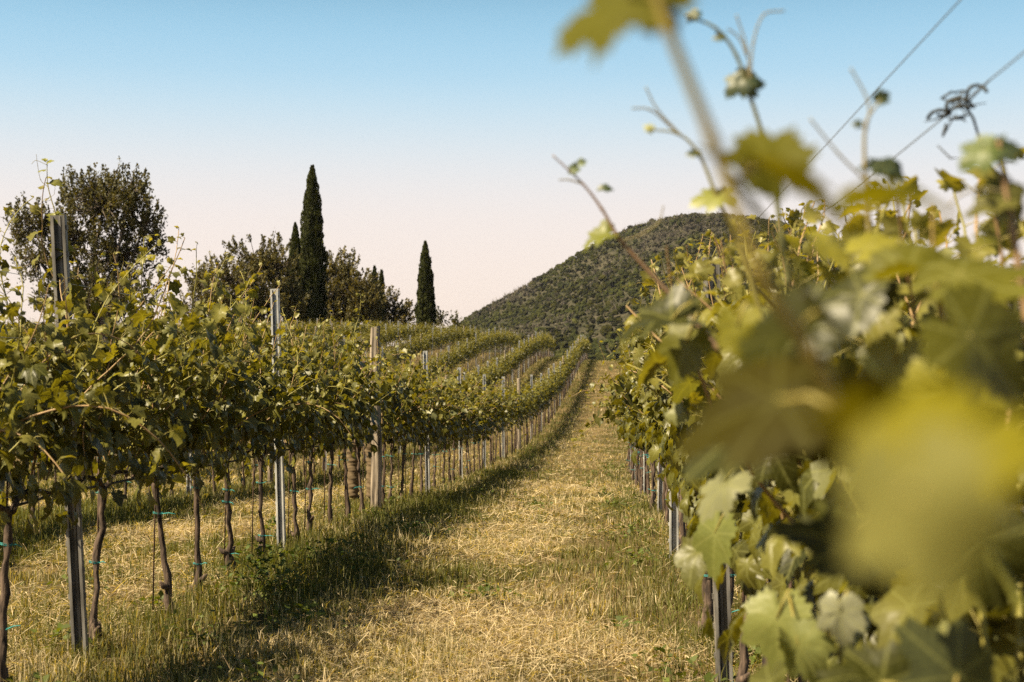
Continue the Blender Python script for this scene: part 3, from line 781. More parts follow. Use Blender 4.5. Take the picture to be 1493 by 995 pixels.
leaf_obj(s, v0, 1350, 780, .25, .022, (.2, -.2, -1), (-.35, -.9, .45), (.19, .18, .055), (1270, 690, .59))
leaf_obj(s, v0, 1445, 670, .28, .024, (.8, .1, -.3), (-.2, -.35, .9), (.17, .15, .006), (1270, 690, .59))
leaf_obj(s, v0, 1255, 655, .34, .025, (.3, .3, -.3), (-.3, -.3, .9), (.07, .062, .002), (1235, 600, .585))
s = shoot_obj('shoot', v0, [P(1500, 900, .75), P(1330, 620, .75), P(1180, 430, .73), P(1100, 300, .72), P(1050, 235, .7)], .0026, .0016, GR)
leaf_obj(s, v0, 1165, 255, .58, .048, (1, .1, -.3), (-.1, -.16, 1), (.08, .074, .003), (1080, 260, .71))
leaf_obj(s, v0, 1110, 222, .80, .036, (-.2, .2, .3), (-.2, -.8, .6), Omid, (1080, 260, .71))
leaf_obj(s, v0, 1325, 297, .56, .032, (1, .1, .02), (-.1, -.12, 1), Omid, (1230, 280, .68))
leaf_obj(s, v0, 1120, 520, .8, .050, (-.8, 0, -.5), (-.1, -.3, .9), Oshade, (1200, 450, .73))
# second band of soft leaves further back
for (px, py, d, sz, tp, nr, tt, pf) in [
    (950, 475, 1.7, .070, (-.9, .1, -.25), (-.1, -.5, .85), Oshade, (1010, 440, 1.7)),
    (990, 520, 1.75, .055, (-.4, .1, -.8), (-.5, -.7, .4), Omid, (1020, 450, 1.75)),
    (1080, 495, 1.3, .036, (.2, 0, -1), (-.4, -.9, .3), Oyl, (1090, 440, 1.3)),
    (1230, 360, 1.35, .040, (.9, .1, -.3), (-.3, -.4, .8), Oyl, (1180, 380, 1.4)),
    (1290, 350, 1.3, .040, (.7, .1, .3), (-.4, -.5, .7), Oyl, (1250, 380, 1.4)),
    (1360, 395, 1.15, .060, (1, .1, .1), (-.15, -.3, 1), Omid, (1280, 400, 1.2)),
    (1440, 385, 1.05, .062, (1, .1, .35), (-.2, -.35, .9), Omid, (1350, 420, 1.2)),
    (1300, 560, 1.2, .048, (-.2, 0, -1), (-.6, -.8, .3), Ogr, (1310, 500, 1.2)),
    (1400, 600, 1.0, .052, (.4, 0, -.9), (-.5, -.7, .5), Oyl, (1380, 520, 1.1)),
    (1450, 520, .95, .060, (.7, 0, -.6), (-.4, -.6, .6), Omid, (1400, 470, 1.1)),
    (1230, 450, 1.2, .055, (-.7, .1, -.5), (-.2, -.5, .8), Oshade, (1280, 430, 1.2)),
    (1150, 500, 1.1, .060, (-.6, .1, -.7), (-.3, -.6, .7), Oshade, (1200, 470, 1.15)),
    (1050, 640, 1.05, .060, (-.8, .1, -.4), (-.1, -.5, .8), Oshade, (1120, 600, 1.1)),
    (1040, 720, 1.9, .060, (-.7, 0, -.7), (-.6, -.6, .6), Ogr, (1080, 680, 1.9)),
    (1130, 930, 1.9, .075, (-.1, -.2, -1), (-.5, -.8, .4), (.16, .17, .045), (1150, 860, 1.9)),
    (1175, 960, 1.85, .060, (.5, -.2, -.8), (.3, -.8, .5), (.15, .16, .05), (1150, 870, 1.9)),
    (1225, 910, 1.6, .042, (.0, -.1, -1), (-.6, -.9, .2), (.2, .2, .13), (1235, 860, 1.6)),
    (1370, 960, 1.2, .060, (-.5, -.1, .5), (-.3, -.8, .5), (.05, .055, .02), (1390, 1010, 1.2)),
    (1250, 990, 1.3, .060, (-.8, 0, .1), (-.3, -.5, .8), Oshade, (1330, 1010, 1.3)),
    (1035, 800, 2.6, .085, (-.3, 0, -1), (-.8, -.5, .3), (.12, .13, .03), (1060, 740, 2.6)),
    (1440, 830, .95, .05, (.2, 0, -1), (-.4, -.8, .4), Oshade, (1400, 700, .9)),
    (1200, 780, 1.1, .055, (-.7, 0, .3), (-.2, -.6, .8), Oshade, (1260, 760, 1.0))]:
    leaf_obj(v1, v1, px, py, d, sz, tp, nr, tt, pf)
# thin shoots against the sky
def twig(parent, pts, r0, r1, tint, leaves=(), tend=()):
    s = shoot_obj('shoot', parent, [P(*p) for p in pts], r0, r1, tint, 6)
    for (px, py, d, sz, tp, nr, tt) in leaves: leaf_obj(s, parent, px, py, d, sz, tp, nr, tt, None)
    for tp in tend: shoot_obj('tendril', s, [P(*p) for p in tp], .0014, .0009, TEN, 5) if False else tend_obj(s, parent, tp)
    return s
def tend_obj(s, root, tp):
    pts = np.array([P(*p) for p in tp]); o = shoot_obj('tendril', root, pts, .0013, .0009, TEN, 5); o.parent = s; return o
dk = (.030, .045, .026)  # leaf tint darkened to paint the backlit silhouette against the sky
twig(v1, [(1150, 420, 1.5), (1130, 270, 1.5), (1112, 195, 1.5), (1095, 140, 1.5), (1075, 80, 1.5), (1045, 40, 1.5), (1000, 20, 1.5)], .0030, .0012, (.13, .13, .05),
     [(1075, 122, 1.5, .026, (-.6, 0, -.5), (-.3, -.9, .2), dk), (1100, 120, 1.5, .022, (.8, 0, .1), (0, -1, .2), dk), (1010, 22, 1.5, .012, (-.7, 0, -.6), (0, -.8, .5), dk), (1048, 52, 1.5, .010, (-1, 0, -.1), (0, -.8, .5), dk)],
     [[(1095, 130, 1.5), (1090, 70, 1.5), (1075, 20, 1.5)], [(1095, 115, 1.5), (1100, 60, 1.5), (1115, 20, 1.5), (1145, 14, 1.5)], [(1090, 80, 1.5), (1080, 55, 1.5), (1062, 40, 1.5)]])
twig(v1, [(1115, 475, 1.6), (1085, 380, 1.6), (1045, 285, 1.6), (1020, 225, 1.6), (990, 195, 1.6), (945, 188, 1.6)], .0030, .0010, (.2, .18, .05),
     [(1035, 285, 1.6, .036, (-.9, 0, -.1), (0, -.7, .7), (.2, .21, .05)), (1010, 222, 1.6, .012, (-.8, 0, 0), (0, -.8, .6), dk), (945, 186, 1.6, .009, (-.8, 0, .5), (0, -1, .3), (.4, .4, .2))],
     [[(995, 198, 1.6), (960, 160, 1.6), (942, 126, 1.6)], [(985, 190, 1.6), (950, 160, 1.6), (922, 157, 1.6)]])
twig(v1, [(1050, 512, 1.9), (1000, 455, 1.9), (950, 400, 1.9), (905, 350, 1.9), (878, 305, 1.9), (850, 268, 1.9), (806, 226, 1.9)], .0042, .0010, (.20, .13, .08),
     [(870, 350, 1.9, .034, (-.8, 0, -.4), (-.3, -.6, .7), (.13, .14, .02)), (885, 276, 1.9, .015, (.9, 0, .1), (0, -.5, .8), dk), (835, 248, 1.9, .012, (-.6, 0, -.4), (0, -1, .3), (.1, .13, .07)), (850, 236, 1.9, .009, (.6, 0, .3), (0, -1, .3), (.2, .24, .15))],
     [[(905, 352, 1.9), (935, 342, 1.9), (960, 325, 1.9), (968, 300, 1.9)], [(850, 268, 1.9), (830, 262, 1.9), (815, 262, 1.9)]])
twig(v1, [(1270, 400, 1.35), (1266, 300, 1.35), (1262, 240, 1.35), (1264, 180, 1.35), (1285, 145, 1.35)], .0026, .0011, (.2, .16, .05),
     [(1290, 140, 1.35, .012, (.7, 0, .5), (0, -1, .3), dk), (1275, 240, 1.35, .022, (-.8, 0, .1), (0, -.6, .8), dk), (1310, 248, 1.35, .020, (.8, 0, -.5), (0, -.7, .6), dk), (1250, 180, 1.35, .007, (-1, 0, 0), (0, -1, .3), dk)],
     [[(1264, 190, 1.35), (1268, 150, 1.35), (1242, 98, 1.35)], [(1265, 265, 1.35), (1225, 225, 1.35), (1182, 172, 1.35)]])
twig(v1, [(1500, 470, 1.15), (1478, 340, 1.15), (1465, 260, 1.15), (1458, 205, 1.15)], .0034, .0018, (.28, .18, .10),
     [(1425, 225, 1.15, .026, (-.8, 0, -.5), (0, -.8, .5), (.08, .11, .03)), (1470, 215, 1.15, .022, (.8, 0, .2), (0, -.8, .5), dk), (1440, 295, 1.15, .028, (-.9, 0, -.2), (-.2, -.5, .8), (.09, .085, .02)), (1470, 300, 1.15, .030, (.7, 0, -.6), (0, -.8, .5), (.09, .085, .02)), (1440, 345, 1.15, .016, (-.9, 0, .3), (0, -.7, .6), Omid)],
     [[(1470, 280, 1.15), (1430, 275, 1.15), (1400, 285, 1.15), (1385, 300, 1.15)]])
twig(v1, [(1400, 560, 1.3), (1370, 440, 1.3), (1362, 370, 1.3), (1360, 300, 1.3)], .0026, .0010, (.26, .18, .06),
     [(1385, 425, 1.3, .022, (.8, 0, -.4), (-.2, -.6, .8), (.1, .09, .02)), (1345, 440, 1.3, .020, (-.8, 0, -.4), (-.2, -.6, .8), (.11, .1, .02))],
     [[(1368, 420, 1.3), (1345, 395, 1.3), (1310, 350, 1.3)]])
va = [o for o in bpy.data.objects if o.name.startswith('grapevine') and o.get('label', '').startswith('first grapevine beyond the nearest steel')][0]
sa = shoot_obj('shoot', va, [P(150, 520, 6.6), P(120, 440, 6.55), P(95, 365, 6.5), P(86, 318, 6.5), P(73, 272, 6.5), P(71, 236, 6.5)], .0042, .0016, (.24, .21, .05))
for (px, py, sz, tp, nr, tt) in [(85, 268, .050, (1, 0, -.1), (0, -.4, .9), (.10, .10, .02)), (62, 247, .028, (-1, 0, -.1), (0, -.5, .8), (.2, .2, .04)), (76, 234, .024, (.8, 0, .4), (0, -.6, .8), (.2, .2, .04)), (66, 232, .020, (-.8, 0, .4), (0, -.6, .8), (.2, .2, .04)),
        (82, 314, .06, (-.7, 0, .4), (0, -.6, .8), (.13, .13, .02)), (90, 370, .07, (-.8, 0, -.2), (-.2, -.6, .8), (.08, .08, .012)), (100, 362, .06, (.9, 0, -.1), (0, -.6, .8), (.16, .15, .02))]:
    leaf_obj(sa, va, px, py, 6.5, sz, tp, nr, tt)
for tp in ([(73, 272, 6.5), (62, 262, 6.5), (57, 240, 6.5), (55, 224, 6.5)], [(72, 240, 6.5), (55, 233, 6.5), (48, 238, 6.5)], [(86, 318, 6.5), (100, 324, 6.5), (116, 320, 6.5)]): tend_obj(sa, va, tp)
# dried tendril knotted round the top wire
wz = 1.69
def on_wire(y, z=1.69):
    x = float(ROWX(-1, y)); return np.array([x, y, float(H(x, y)) + z])
kn = MB(); c = on_wire(1.98); a = np.linspace(0, 5 * math.pi, 50); rk = np.random.default_rng(4)
rr = .007 + .006 * np.sin(a * .9)
tube(kn, np.stack([c[0] + np.cos(a) * rr + (a / a[-1] - .5) * -.03, c[1] + (a / a[-1] - .5) * .10 + .004 * np.sin(a * 1.7), c[2] + np.sin(a) * rr - (a / a[-1] - .5) * .02], -1), .0026, 6, np.array([.02, .022, .022]))
h = [c + [0.008, 0, .0], c + [.020, 0, -.018], c + [.028, 0, -.045], c + [.014, 0, -.072], c + [-.012, 0, -.074], c + [-.030, 0, -.056]]
tube(kn, h, [.0022, .002, .0018, .0016, .0014, .001], 6, np.array([.02, .022, .022]))
for q in range(14):
    p = c + [rk.normal(0, .012), rk.normal(0, .03), rk.normal(0, .01)]; tube(kn, [p, p + rk.normal(0, .012, 3), p + rk.normal(0, .016, 3)], [.002, .002, .0006], 5, np.array([.02, .022, .022]))
tag(kn.build('dry_tendril', M_SHOOT), 'dried dark tendril knotted round the wire with a hanging hook, against the sky', 'tendril')

# ------------------------------------------------------------------ trees on the crest
def hpx(px, py_top, d, off=0): return (530 - py_top) / F * d + CAM_H
def broad_tree(name, px, d, lobes, label, seed, nclump=420, per=30, lsize=.13, tint=((.045, .048, .016), (.085, .08, .028)), spiky=.7, group=None, trunk_r=.28, fill=.55):
    """lobes: (px, py, rx_px, ry_px) in the photograph, given depth in metres here"""
    r = np.random.default_rng(seed); x0 = (px - 746.5) / F * d; z0 = float(H(x0, d))
    o = thing(name, (x0, d, z0)); tag(o, label, 'tree', group)
    cen = []; 
    for (lx, ly, rx, ry) in lobes:
        cen.append((P(lx, ly, d) - [x0, 0, z0] - [0, d, 0] + [0, r.normal(0, .25) * rx / F * d, 0], rx / F * d, (rx * .9) / F * d, ry / F * d))
    wts = np.array([c[1] * c[3] for c in cen]); wts = wts / wts.sum()
    tk = MB(); fork = np.array([0, 0, max(.8, min(c[0][2] for c in cen) * .45)])
    tube(tk, [[0, 0, -.3], [.03, .02, fork[2] * .5], fork], [trunk_r * 1.3, trunk_r, trunk_r * .8], 9)
    fo = MB(); limbs_end = []
    for c, rx, ryy, rz in cen:
        mid = fork * .5 + c * .5 + r.normal(0, .15 * rx, 3); mid[2] = max(mid[2], fork[2])
        tube(tk, [fork - [0, 0, .1], mid, c], [trunk_r * .55, trunk_r * .33, trunk_r * .16], 6); limbs_end.append((mid, c))
    Pp, Tt, Nn, Ss, C = [], [], [], [], []
    li = r.choice(len(cen), nclump, p=wts)
    for i in li:
        c, rx, ryy, rz = cen[i]
        u = r.normal(0, 1, 3); u /= np.linalg.norm(u); rad = r.random() ** fill
        q = c + u * rad * np.array([rx, ryy, rz]) * r.uniform(.82, 1.1)
        if q[2] < .3: continue
        if r.random() < .55:
            st = c + (q - c) * .15; m = (st + q) / 2 + r.normal(0, .12, 3); tube(tk, [st, m, q], [.045, .03, .012], 4, cap=False)
        n = int(per * r.uniform(.6, 1.4)); cr_ = r.uniform(.55, 1.2)
        dirc = u * .6 + [0, 0, spiky]; dirc /= np.linalg.norm(dirc)
        tt = r.random((n, 1)); pos = q + (tt - .3) * dirc * .75 * cr_ + r.normal(0, .12, (n, 3)) * (1.15 - .8 * tt) * cr_
        Pp.append(pos); Tt.append(r.normal(0, .6, (n, 3)) + dirc); Nn.append(r.normal(0, 1, (n, 3)) + [0, 0, .5]); Ss.append(np.full(n, lsize) * r.uniform(.6, 1.3, n))
        a = r.random(); col = np.array(tint[0]) * (1 - a) + np.array(tint[1]) * a; C.append(np.broadcast_to(col, (n, 3)) * r.uniform(.75, 1.25, (n, 1)))
    put_small(fo, np.concatenate(Pp), np.concatenate(Tt), np.concatenate(Nn), np.concatenate(Ss), np.concatenate(C))
    tk.build('trunk', M_TBARK, o); fo.build('crown', M_TREE, o, smooth=False); return o
def put_small(mb, pos, tip, nrm, size, tint):
    tip = tip / np.linalg.norm(tip, axis=1)[:, None]; nrm = nrm - (nrm * tip).sum(1)[:, None] * tip; nrm /= np.linalg.norm(nrm, axis=1)[:, None]; sx = np.cross(tip, nrm)
    s = size[:, None]
    v = np.stack([pos - tip * s * .5, pos + sx * s * .34, pos + tip * s * .6, pos - sx * s * .34 + nrm * s * .12], 1)
    mb.add(v.reshape(-1, 3), [np.arange(len(pos) * 4).reshape(-1, 4)], np.repeat(tint, 4, 0))
def cypress(px, d, py_top, prof, label, seed, lean=0, py_bot=478):
    """prof: (fraction of height, half width in photograph px)"""
    r = np.random.default_rng(seed); x0 = (px - 746.5) / F * d; z0 = float(H(x0, d)); o = thing('cypress_tree', (x0, d, z0)); tag(o, label, 'tree')
    Ht = hpx(px, py_top, d) - z0
    fr = np.array([p[0] for p in prof]); hw = np.array([p[1] for p in prof]) / F * d * .88
    zc_ = lambda t: np.interp(t, fr, hw)
    core = MB(); nz, ns = 40, 18; th = np.arange(ns) / ns * 2 * math.pi; V = []
    ph = r.uniform(0, 6.28, 5)
    bulge = lambda t, th: 1 + .13 * np.sin(th * 3 + ph[0] + t * 5) + .10 * np.sin(th * 5 + ph[1] - t * 9) + .05 * np.sin(t * 40 + th * 2)
    for t in np.linspace(.05, 1, nz):
        rr = zc_(t) * .78 * bulge(t, th) * (1 + r.uniform(-.06, .06, ns)); V.append(np.stack([np.cos(th) * rr + lean * t, np.sin(th) * rr, np.full(ns, t * Ht)], -1))
    idx = np.arange(nz * ns).reshape(nz, ns); q = np.stack([idx[:-1], np.roll(idx[:-1], -1, 1), np.roll(idx[1:], -1, 1), idx[1:]], -1).reshape(-1, 4)
    core.add(np.concatenate(V), [q], np.array([.020, .024, .008]))
    n = int(15000 * (Ht / 14) ** 1.5); t = r.random(n * 2); wgt = zc_(t) / zc_(t).max(); t = t[r.random(len(t)) < wgt * .9 + .08][:n]; n = len(t)
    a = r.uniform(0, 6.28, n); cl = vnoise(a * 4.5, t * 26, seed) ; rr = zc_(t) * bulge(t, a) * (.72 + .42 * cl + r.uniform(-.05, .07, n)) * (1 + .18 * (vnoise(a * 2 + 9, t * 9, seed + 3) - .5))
    pos = np.stack([np.cos(a) * rr + lean * t, np.sin(a) * rr, t * Ht], -1)
    out = np.stack([np.cos(a), np.sin(a), 0 * a], -1)
    tip = out * .35 + [0, 0, 1] + r.normal(0, .2, (n, 3))
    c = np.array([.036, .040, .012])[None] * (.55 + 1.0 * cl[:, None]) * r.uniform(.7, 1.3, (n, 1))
    put_small(core, pos, tip, out + r.normal(0, .4, (n, 3)), r.uniform(.16, .34, n), c)
    tk = MB(); tube(tk, [[0, 0, -.3], [0, 0, .5], [lean * .3, 0, Ht * .3]], [.22, .17, .12], 8); tk.build('trunk', M_TBARK, o)
    core.build('crown', M_CYP, o, smooth=False); return o

broad_tree('broadleaf_tree', 150, 78, [(150, 300, 72, 62), (165, 370, 76, 60), (95, 350, 55, 60), (208, 330, 36, 66), (130, 275, 48, 36), (190, 285, 38, 44), (35, 318, 34, 26), (60, 380, 42, 42), (150, 430, 88, 46), (22, 345, 24, 30), (60, 330, 30, 30), (95, 440, 60, 40)],
           'large rounded evergreen tree at the far left behind the vines', 12, nclump=1250, per=30, lsize=.145, spiky=1.3, trunk_r=.3, tint=((.045, .043, .016), (.095, .083, .03)))
broad_tree('broadleaf_tree', 375, 112, [(370, 385, 54, 46), (340, 415, 52, 44), (400, 395, 38, 52), (375, 445, 72, 42), (290, 408, 22, 20), (295, 445, 46, 36), (415, 440, 40, 40)],
           'spreading green tree just left of the tallest cypress', 13, nclump=1250, per=28, lsize=.18, spiky=1.0, tint=((.05, .046, .015), (.12, .10, .034)), trunk_r=.35)
broad_tree('broadleaf_tree', 505, 122, [(495, 400, 34, 38), (520, 430, 40, 42), (482, 440, 34, 42), (535, 445, 30, 36), (505, 465, 50, 20)],
           'loose olive green tree just right of the tallest cypress', 14, nclump=900, per=26, lsize=.19, tint=((.06, .054, .02), (.14, .115, .04)), trunk_r=.3)
broad_tree('broadleaf_tree', 580, 128, [(575, 448, 22, 30), (592, 458, 18, 22), (562, 455, 18, 26), (580, 470, 34, 12)],
           'small sparse tree between the twin cypresses and the lone cypress', 15, nclump=220, per=20, lsize=.18, tint=((.06, .052, .02), (.14, .11, .04)), trunk_r=.14)
broad_tree('shrub', 643, 126, [(643, 460, 9, 15), (640, 472, 14, 9)], 'thin wispy shrub beside the lone cypress', 16, nclump=40, per=14, lsize=.18, trunk_r=.06)
broad_tree('shrub', 662, 127, [(662, 468, 10, 9), (668, 474, 12, 6)], 'low wispy shrub where the mountain slope meets the vine rows', 17, nclump=30, per=12, lsize=.18, trunk_r=.05)
cypress(453, 116, 241, [(0, 15), (.08, 21), (.25, 22.5), (.45, 20.5), (.6, 18), (.75, 13.5), (.86, 9), (.94, 5.5), (.98, 3), (1, 1)], 'tallest dark cypress rising alone above all the other trees', 21, lean=.1)
cypress(430, 121, 325, [(0, 12), (.1, 17), (.4, 17), (.7, 11), (.9, 5), (1, .6)], 'shorter cypress half hidden behind the tallest one', 22)
cypress(620, 124, 352, [(0, 9), (.1, 14.5), (.4, 14), (.7, 10.5), (.9, 5), (1, .6)], 'lone dark cypress on the crest at the right end of the trees', 23)
cypress(546, 126, 388, [(0, 7), (.2, 9), (.6, 7), (.9, 3.5), (1, .4)], 'left one of the two small slim cypresses amid loose trees', 24)
cypress(556, 127, 394, [(0, 6), (.2, 7), (.6, 6), (.9, 3), (1, .4)], 'right one of the two small slim cypresses amid loose trees', 25)

# ------------------------------------------------------------------ the person working behind the left row
def skin_mesh(name, joints, edges, mat, parent, root=0, sub=2):
    me = bpy.data.meshes.new(name); me.from_pydata([j[:3] for j in joints], edges, []); me.update()
    o = link(name, me, parent); me.materials.append(mat)
    m = o.modifiers.new('skin', 'SKIN'); m.use_smooth_shade = True
    for i, j in enumerate(joints): me.skin_vertices[0].data[i].radius = (j[3], j[4] if len(j) > 4 else j[3]); me.skin_vertices[0].data[i].use_root = (i == root)
    s = o.modifiers.new('sub', 'SUBSURF'); s.levels = sub; s.render_levels = sub
    return o
M_SKIN = simple_mat('skin', (.42, .24, .16), (.5, .3, .2), (9, 9, 9), .5, bump=0)
M_TROU = simple_mat('brown_trousers', (.085, .060, .034), (.125, .088, .05), (14, 14, 50), .9, bump=.5, bdist=.01)
M_SHIRT = simple_mat('grey_shirt', (.16, .16, .15), (.22, .22, .2), (10, 10, 14), .9, bump=.4)
M_BOOT = simple_mat('boot_leather', (.04, .03, .02), (.08, .055, .035), (20, 20, 20), .7, bump=.2)
M_HAIR = simple_mat('dark_hair', (.02, .014, .01), (.05, .03, .02), (60, 60, 9), .7, bump=.5)
yp = 17.6; xp = (529 - 746.5) / F * yp; zp = float(H(xp, yp))
per = thing('person', (xp, yp, zp), math.radians(-12)); tag(per, 'person in brown trousers standing behind the left row, legs visible beside the wooden post', 'person')
J = [(0, 0, .94, .13, .10), (0, 0, 1.12, .12, .09), (0, 0, 1.32, .15, .10), (0, 0, 1.45, .07, .06), (0, .01, 1.54, .055), (0, .02, 1.62, .085, .095), (0, .03, 1.72, .075, .085),
     (-.12, 0, .86, .085), (-.125, .02, .49, .055), (-.12, -.01, .10, .038), (.12, 0, .86, .085), (.125, .02, .49, .055), (.12, -.01, .10, .038),
     (-.18, 0, 1.41, .055), (-.24, .10, 1.17, .042), (-.18, .34, 1.18, .032), (-.17, .42, 1.20, .026),
     (.18, 0, 1.41, .055), (.24, .10, 1.17, .042), (.18, .34, 1.22, .032), (.17, .42, 1.24, .026), (0, .118, 1.63, .014), (-.09, .02, 1.63, .014), (.09, .02, 1.63, .014)]
E = [(0, 1), (1, 2), (2, 3), (3, 4), (4, 5), (5, 6), (0, 7), (7, 8), (8, 9), (0, 10), (10, 11), (11, 12), (2, 13), (13, 14), (14, 15), (15, 16), (2, 17), (17, 18), (18, 19), (19, 20), (5, 21), (5, 22), (5, 23)]
for sx_, hb in ((-1, 16), (1, 20)):     # fingers
    hx, hy, hz = J[hb][:3]
    for q in range(5):
        k = len(J); fxx = hx + (q - 2) * .018; ln_ = [.06, .078, .085, .078, .06][q]
        if (q == 0 and sx_ > 0) or (q == 4 and sx_ < 0):
            J += [(hx - sx_ * .04, hy + .03, hz + .01, .010), (hx - sx_ * .05, hy + .055, hz - .005, .008)]
        else: J += [(fxx, hy + .04 + ln_ * .5, hz + .005, .0095), (fxx, hy + .04 + ln_, hz - .02, .008)]
        E += [(hb, k), (k, k + 1)]
skin_mesh('body', J, E, M_SKIN, per)
def leg_sleeve(mb, side, r):
    z = np.linspace(.07, .93, 60); n = 22; th = np.arange(n) / n * 2 * math.pi; V = []
    for zz in z:
        r0 = np.interp(zz, [.07, .2, .49, .75, .93], [.064, .072, .080, .098, .105])
        wr = .0045 * np.sin(zz * 150 + 2.2 * np.sin(th + side) + 3 * math.sin(zz * 17)) * np.interp(zz, [.07, .3, .5, .9], [1.2, .8, 1.0, .5]) + .006 * np.sin(zz * 61 + th * 2 + side)
        cx = side * np.interp(zz, [.07, .49, .93], [.12, .128, .10]); cy_ = np.interp(zz, [.07, .49, .93], [-.01, .02, 0])
        V.append(np.stack([cx + np.cos(th) * (r0 + wr), cy_ + np.sin(th) * (r0 * 1.06 + wr), zz + 0 * th], -1))
    idx = np.arange(len(z) * n).reshape(len(z), n); mb.add(np.concatenate(V), [np.stack([idx[:-1], np.roll(idx[:-1], -1, 1), np.roll(idx[1:], -1, 1), idx[1:]], -1).reshape(-1, 4)])
mb = MB()
for s_ in (-1, 1): leg_sleeve(mb, s_, None)
zh = np.linspace(.84, 1.06, 8); n = 24; th = np.arange(n) / n * 2 * math.pi
V = [np.stack([np.cos(th) * np.interp(q, [.84, .95, 1.06], [.195, .195, .165]), np.sin(th) * np.interp(q, [.84, .95, 1.06], [.11, .135, .118]), q + 0 * th], -1) for q in zh]
idx = np.arange(8 * n).reshape(8, n); mb.add(np.concatenate(V), [np.stack([idx[:-1], np.roll(idx[:-1], -1, 1), np.roll(idx[1:], -1, 1), idx[1:]], -1).reshape(-1, 4)])
mb.build('trousers', M_TROU, per)
skin_mesh('shirt', [(0, 0, 1.0, .165, .125), (0, 0, 1.14, .145, .115), (0, 0, 1.33, .175, .12), (0, 0, 1.45, .09, .075), (-.19, 0, 1.41, .07), (-.25, .10, 1.2, .058), (.19, 0, 1.41, .07), (.25, .10, 1.2, .058)],
          [(0, 1), (1, 2), (2, 3), (2, 4), (4, 5), (2, 6), (6, 7)], M_SHIRT, per)
skin_mesh('hair', [(0, -.02, 1.66, .088, .09), (0, .0, 1.735, .078, .085)], [(0, 1)], M_HAIR, per)
for s_ in (-1, 1):
    skin_mesh('boot', [(s_ * .12, -.04, .06, .052, .06), (s_ * .12, .02, .075, .05), (s_ * .13, .13, .045, .05, .042), (s_ * .135, .20, .035, .038, .03)], [(0, 1), (1, 2), (2, 3)], M_BOOT, per)

# ------------------------------------------------------------------ grass, straw and weeds
rg = np.random.default_rng(21)
STRAW = np.array([.41, .335, .215]); DRY = np.array([.175, .152, .065]); GRN = np.array([.095, .098, .020]); DGR = np.array([.045, .05, .010])
def gheight(x, y):
    u = x - XA(y)                                     # 0 = left row, 3.05 = right row
    un = np.where((u < -.6), np.mod(u + 2.9 * 30, 2.9), u)   # lanes between the further rows repeat
    near_row = np.exp(-((un - .55) / .5) ** 2) * np.clip((y - 5.5) / 4, .35, 1) + .3 * np.exp(-(un / .6) ** 2) + .45 * np.exp(-((un - 2.85) / .35) ** 2) + .6 * np.exp(-((un - 2.6) / .5) ** 2) * (u < -.6)
    return un, near_row
def scatter(y0, y1, dens, xr):
    A = (y1 - y0) * (xr[1] - xr[0]); n = int(A * dens)
    y = rg.uniform(y0, y1, n); x = rg.uniform(xr[0], xr[1], n)
    if xr == 'f': pass
    return x, y
def view_scatter(y0, y1, dens, umin=-1e9, umax=1e9):
    """only ground that the camera (or one a step aside) can see"""
    xa, xb = -.42 * y1 - 1, .30 * y1 + 1; n = int((y1 - y0) * (xb - xa) * dens)
    y = rg.uniform(y0, y1, n); x = rg.uniform(xa, xb, n); u = x - XA(y)
    k = (x > -.42 * y - .8) & (x < .30 * y + .8) & (u > umin) & (u < umax); return x[k], y[k]
def blades(mb, x, y, h, wd, tint, lean=.7, curl=.6, simple=False):
    n = len(x); z = H(x, y) - .01; a = rg.uniform(0, 6.28, n); f = rg.uniform(0, 6.28, n)
    side = np.stack([np.cos(a), np.sin(a), 0 * a], -1) * wd[:, None] / 2
    ln = np.abs(rg.normal(0, lean, n))[:, None]; dr = np.stack([np.cos(f), np.sin(f), 0 * f], -1)
    b = np.stack([x, y, z], -1); up = np.array([0, 0, 1.0])
    m = b + (up + dr * ln * .5) / np.sqrt(1 + (ln * .5) ** 2) * h[:, None] * .55
    t = m + (up * np.clip(1 - curl * ln * 1.5, -.4, 1) + dr * ln * 1.5) / np.sqrt(1 + (ln * 1.5) ** 2) * h[:, None] * .5
    if simple:
        v = np.stack([b - side, b + side, t], 1).reshape(-1, 3); mb.add(v, [np.arange(n * 3).reshape(-1, 3)], np.repeat(tint, 3, 0)); return
    v = np.stack([b - side, b + side, m - side * .8, m + side * .8, t], 1).reshape(-1, 3); o = (np.arange(n) * 5)[:, None]
    mb.add(v, [np.array([[0, 1, 3, 2]]) + o, np.array([[2, 3, 4]]) + o], np.repeat(tint, 5, 0))
def gtint(x, y, nr, n):
    pn = fbm(x * .9 + 3, y * .9, 5); fine = fbm(x * 4, y * 4, 9)
    g = np.clip(.58 + nr * .20 + (pn - .47) * 2.4 + (fine - .47) * 2.0 + rg.normal(0, .30, n), 0, 1)
    c = np.where((g < .5)[:, None], STRAW + (DRY - STRAW) * (g * 2)[:, None], DRY + (GRN - DRY) * (g * 2 - 1)[:, None])
    dk_ = (rg.random(n) < .10 + .25 * nr); c = np.where(dk_[:, None], DGR * 1.2, c)
    return c * rg.uniform(.7, 1.3, (n, 1)), g
gr = MB()
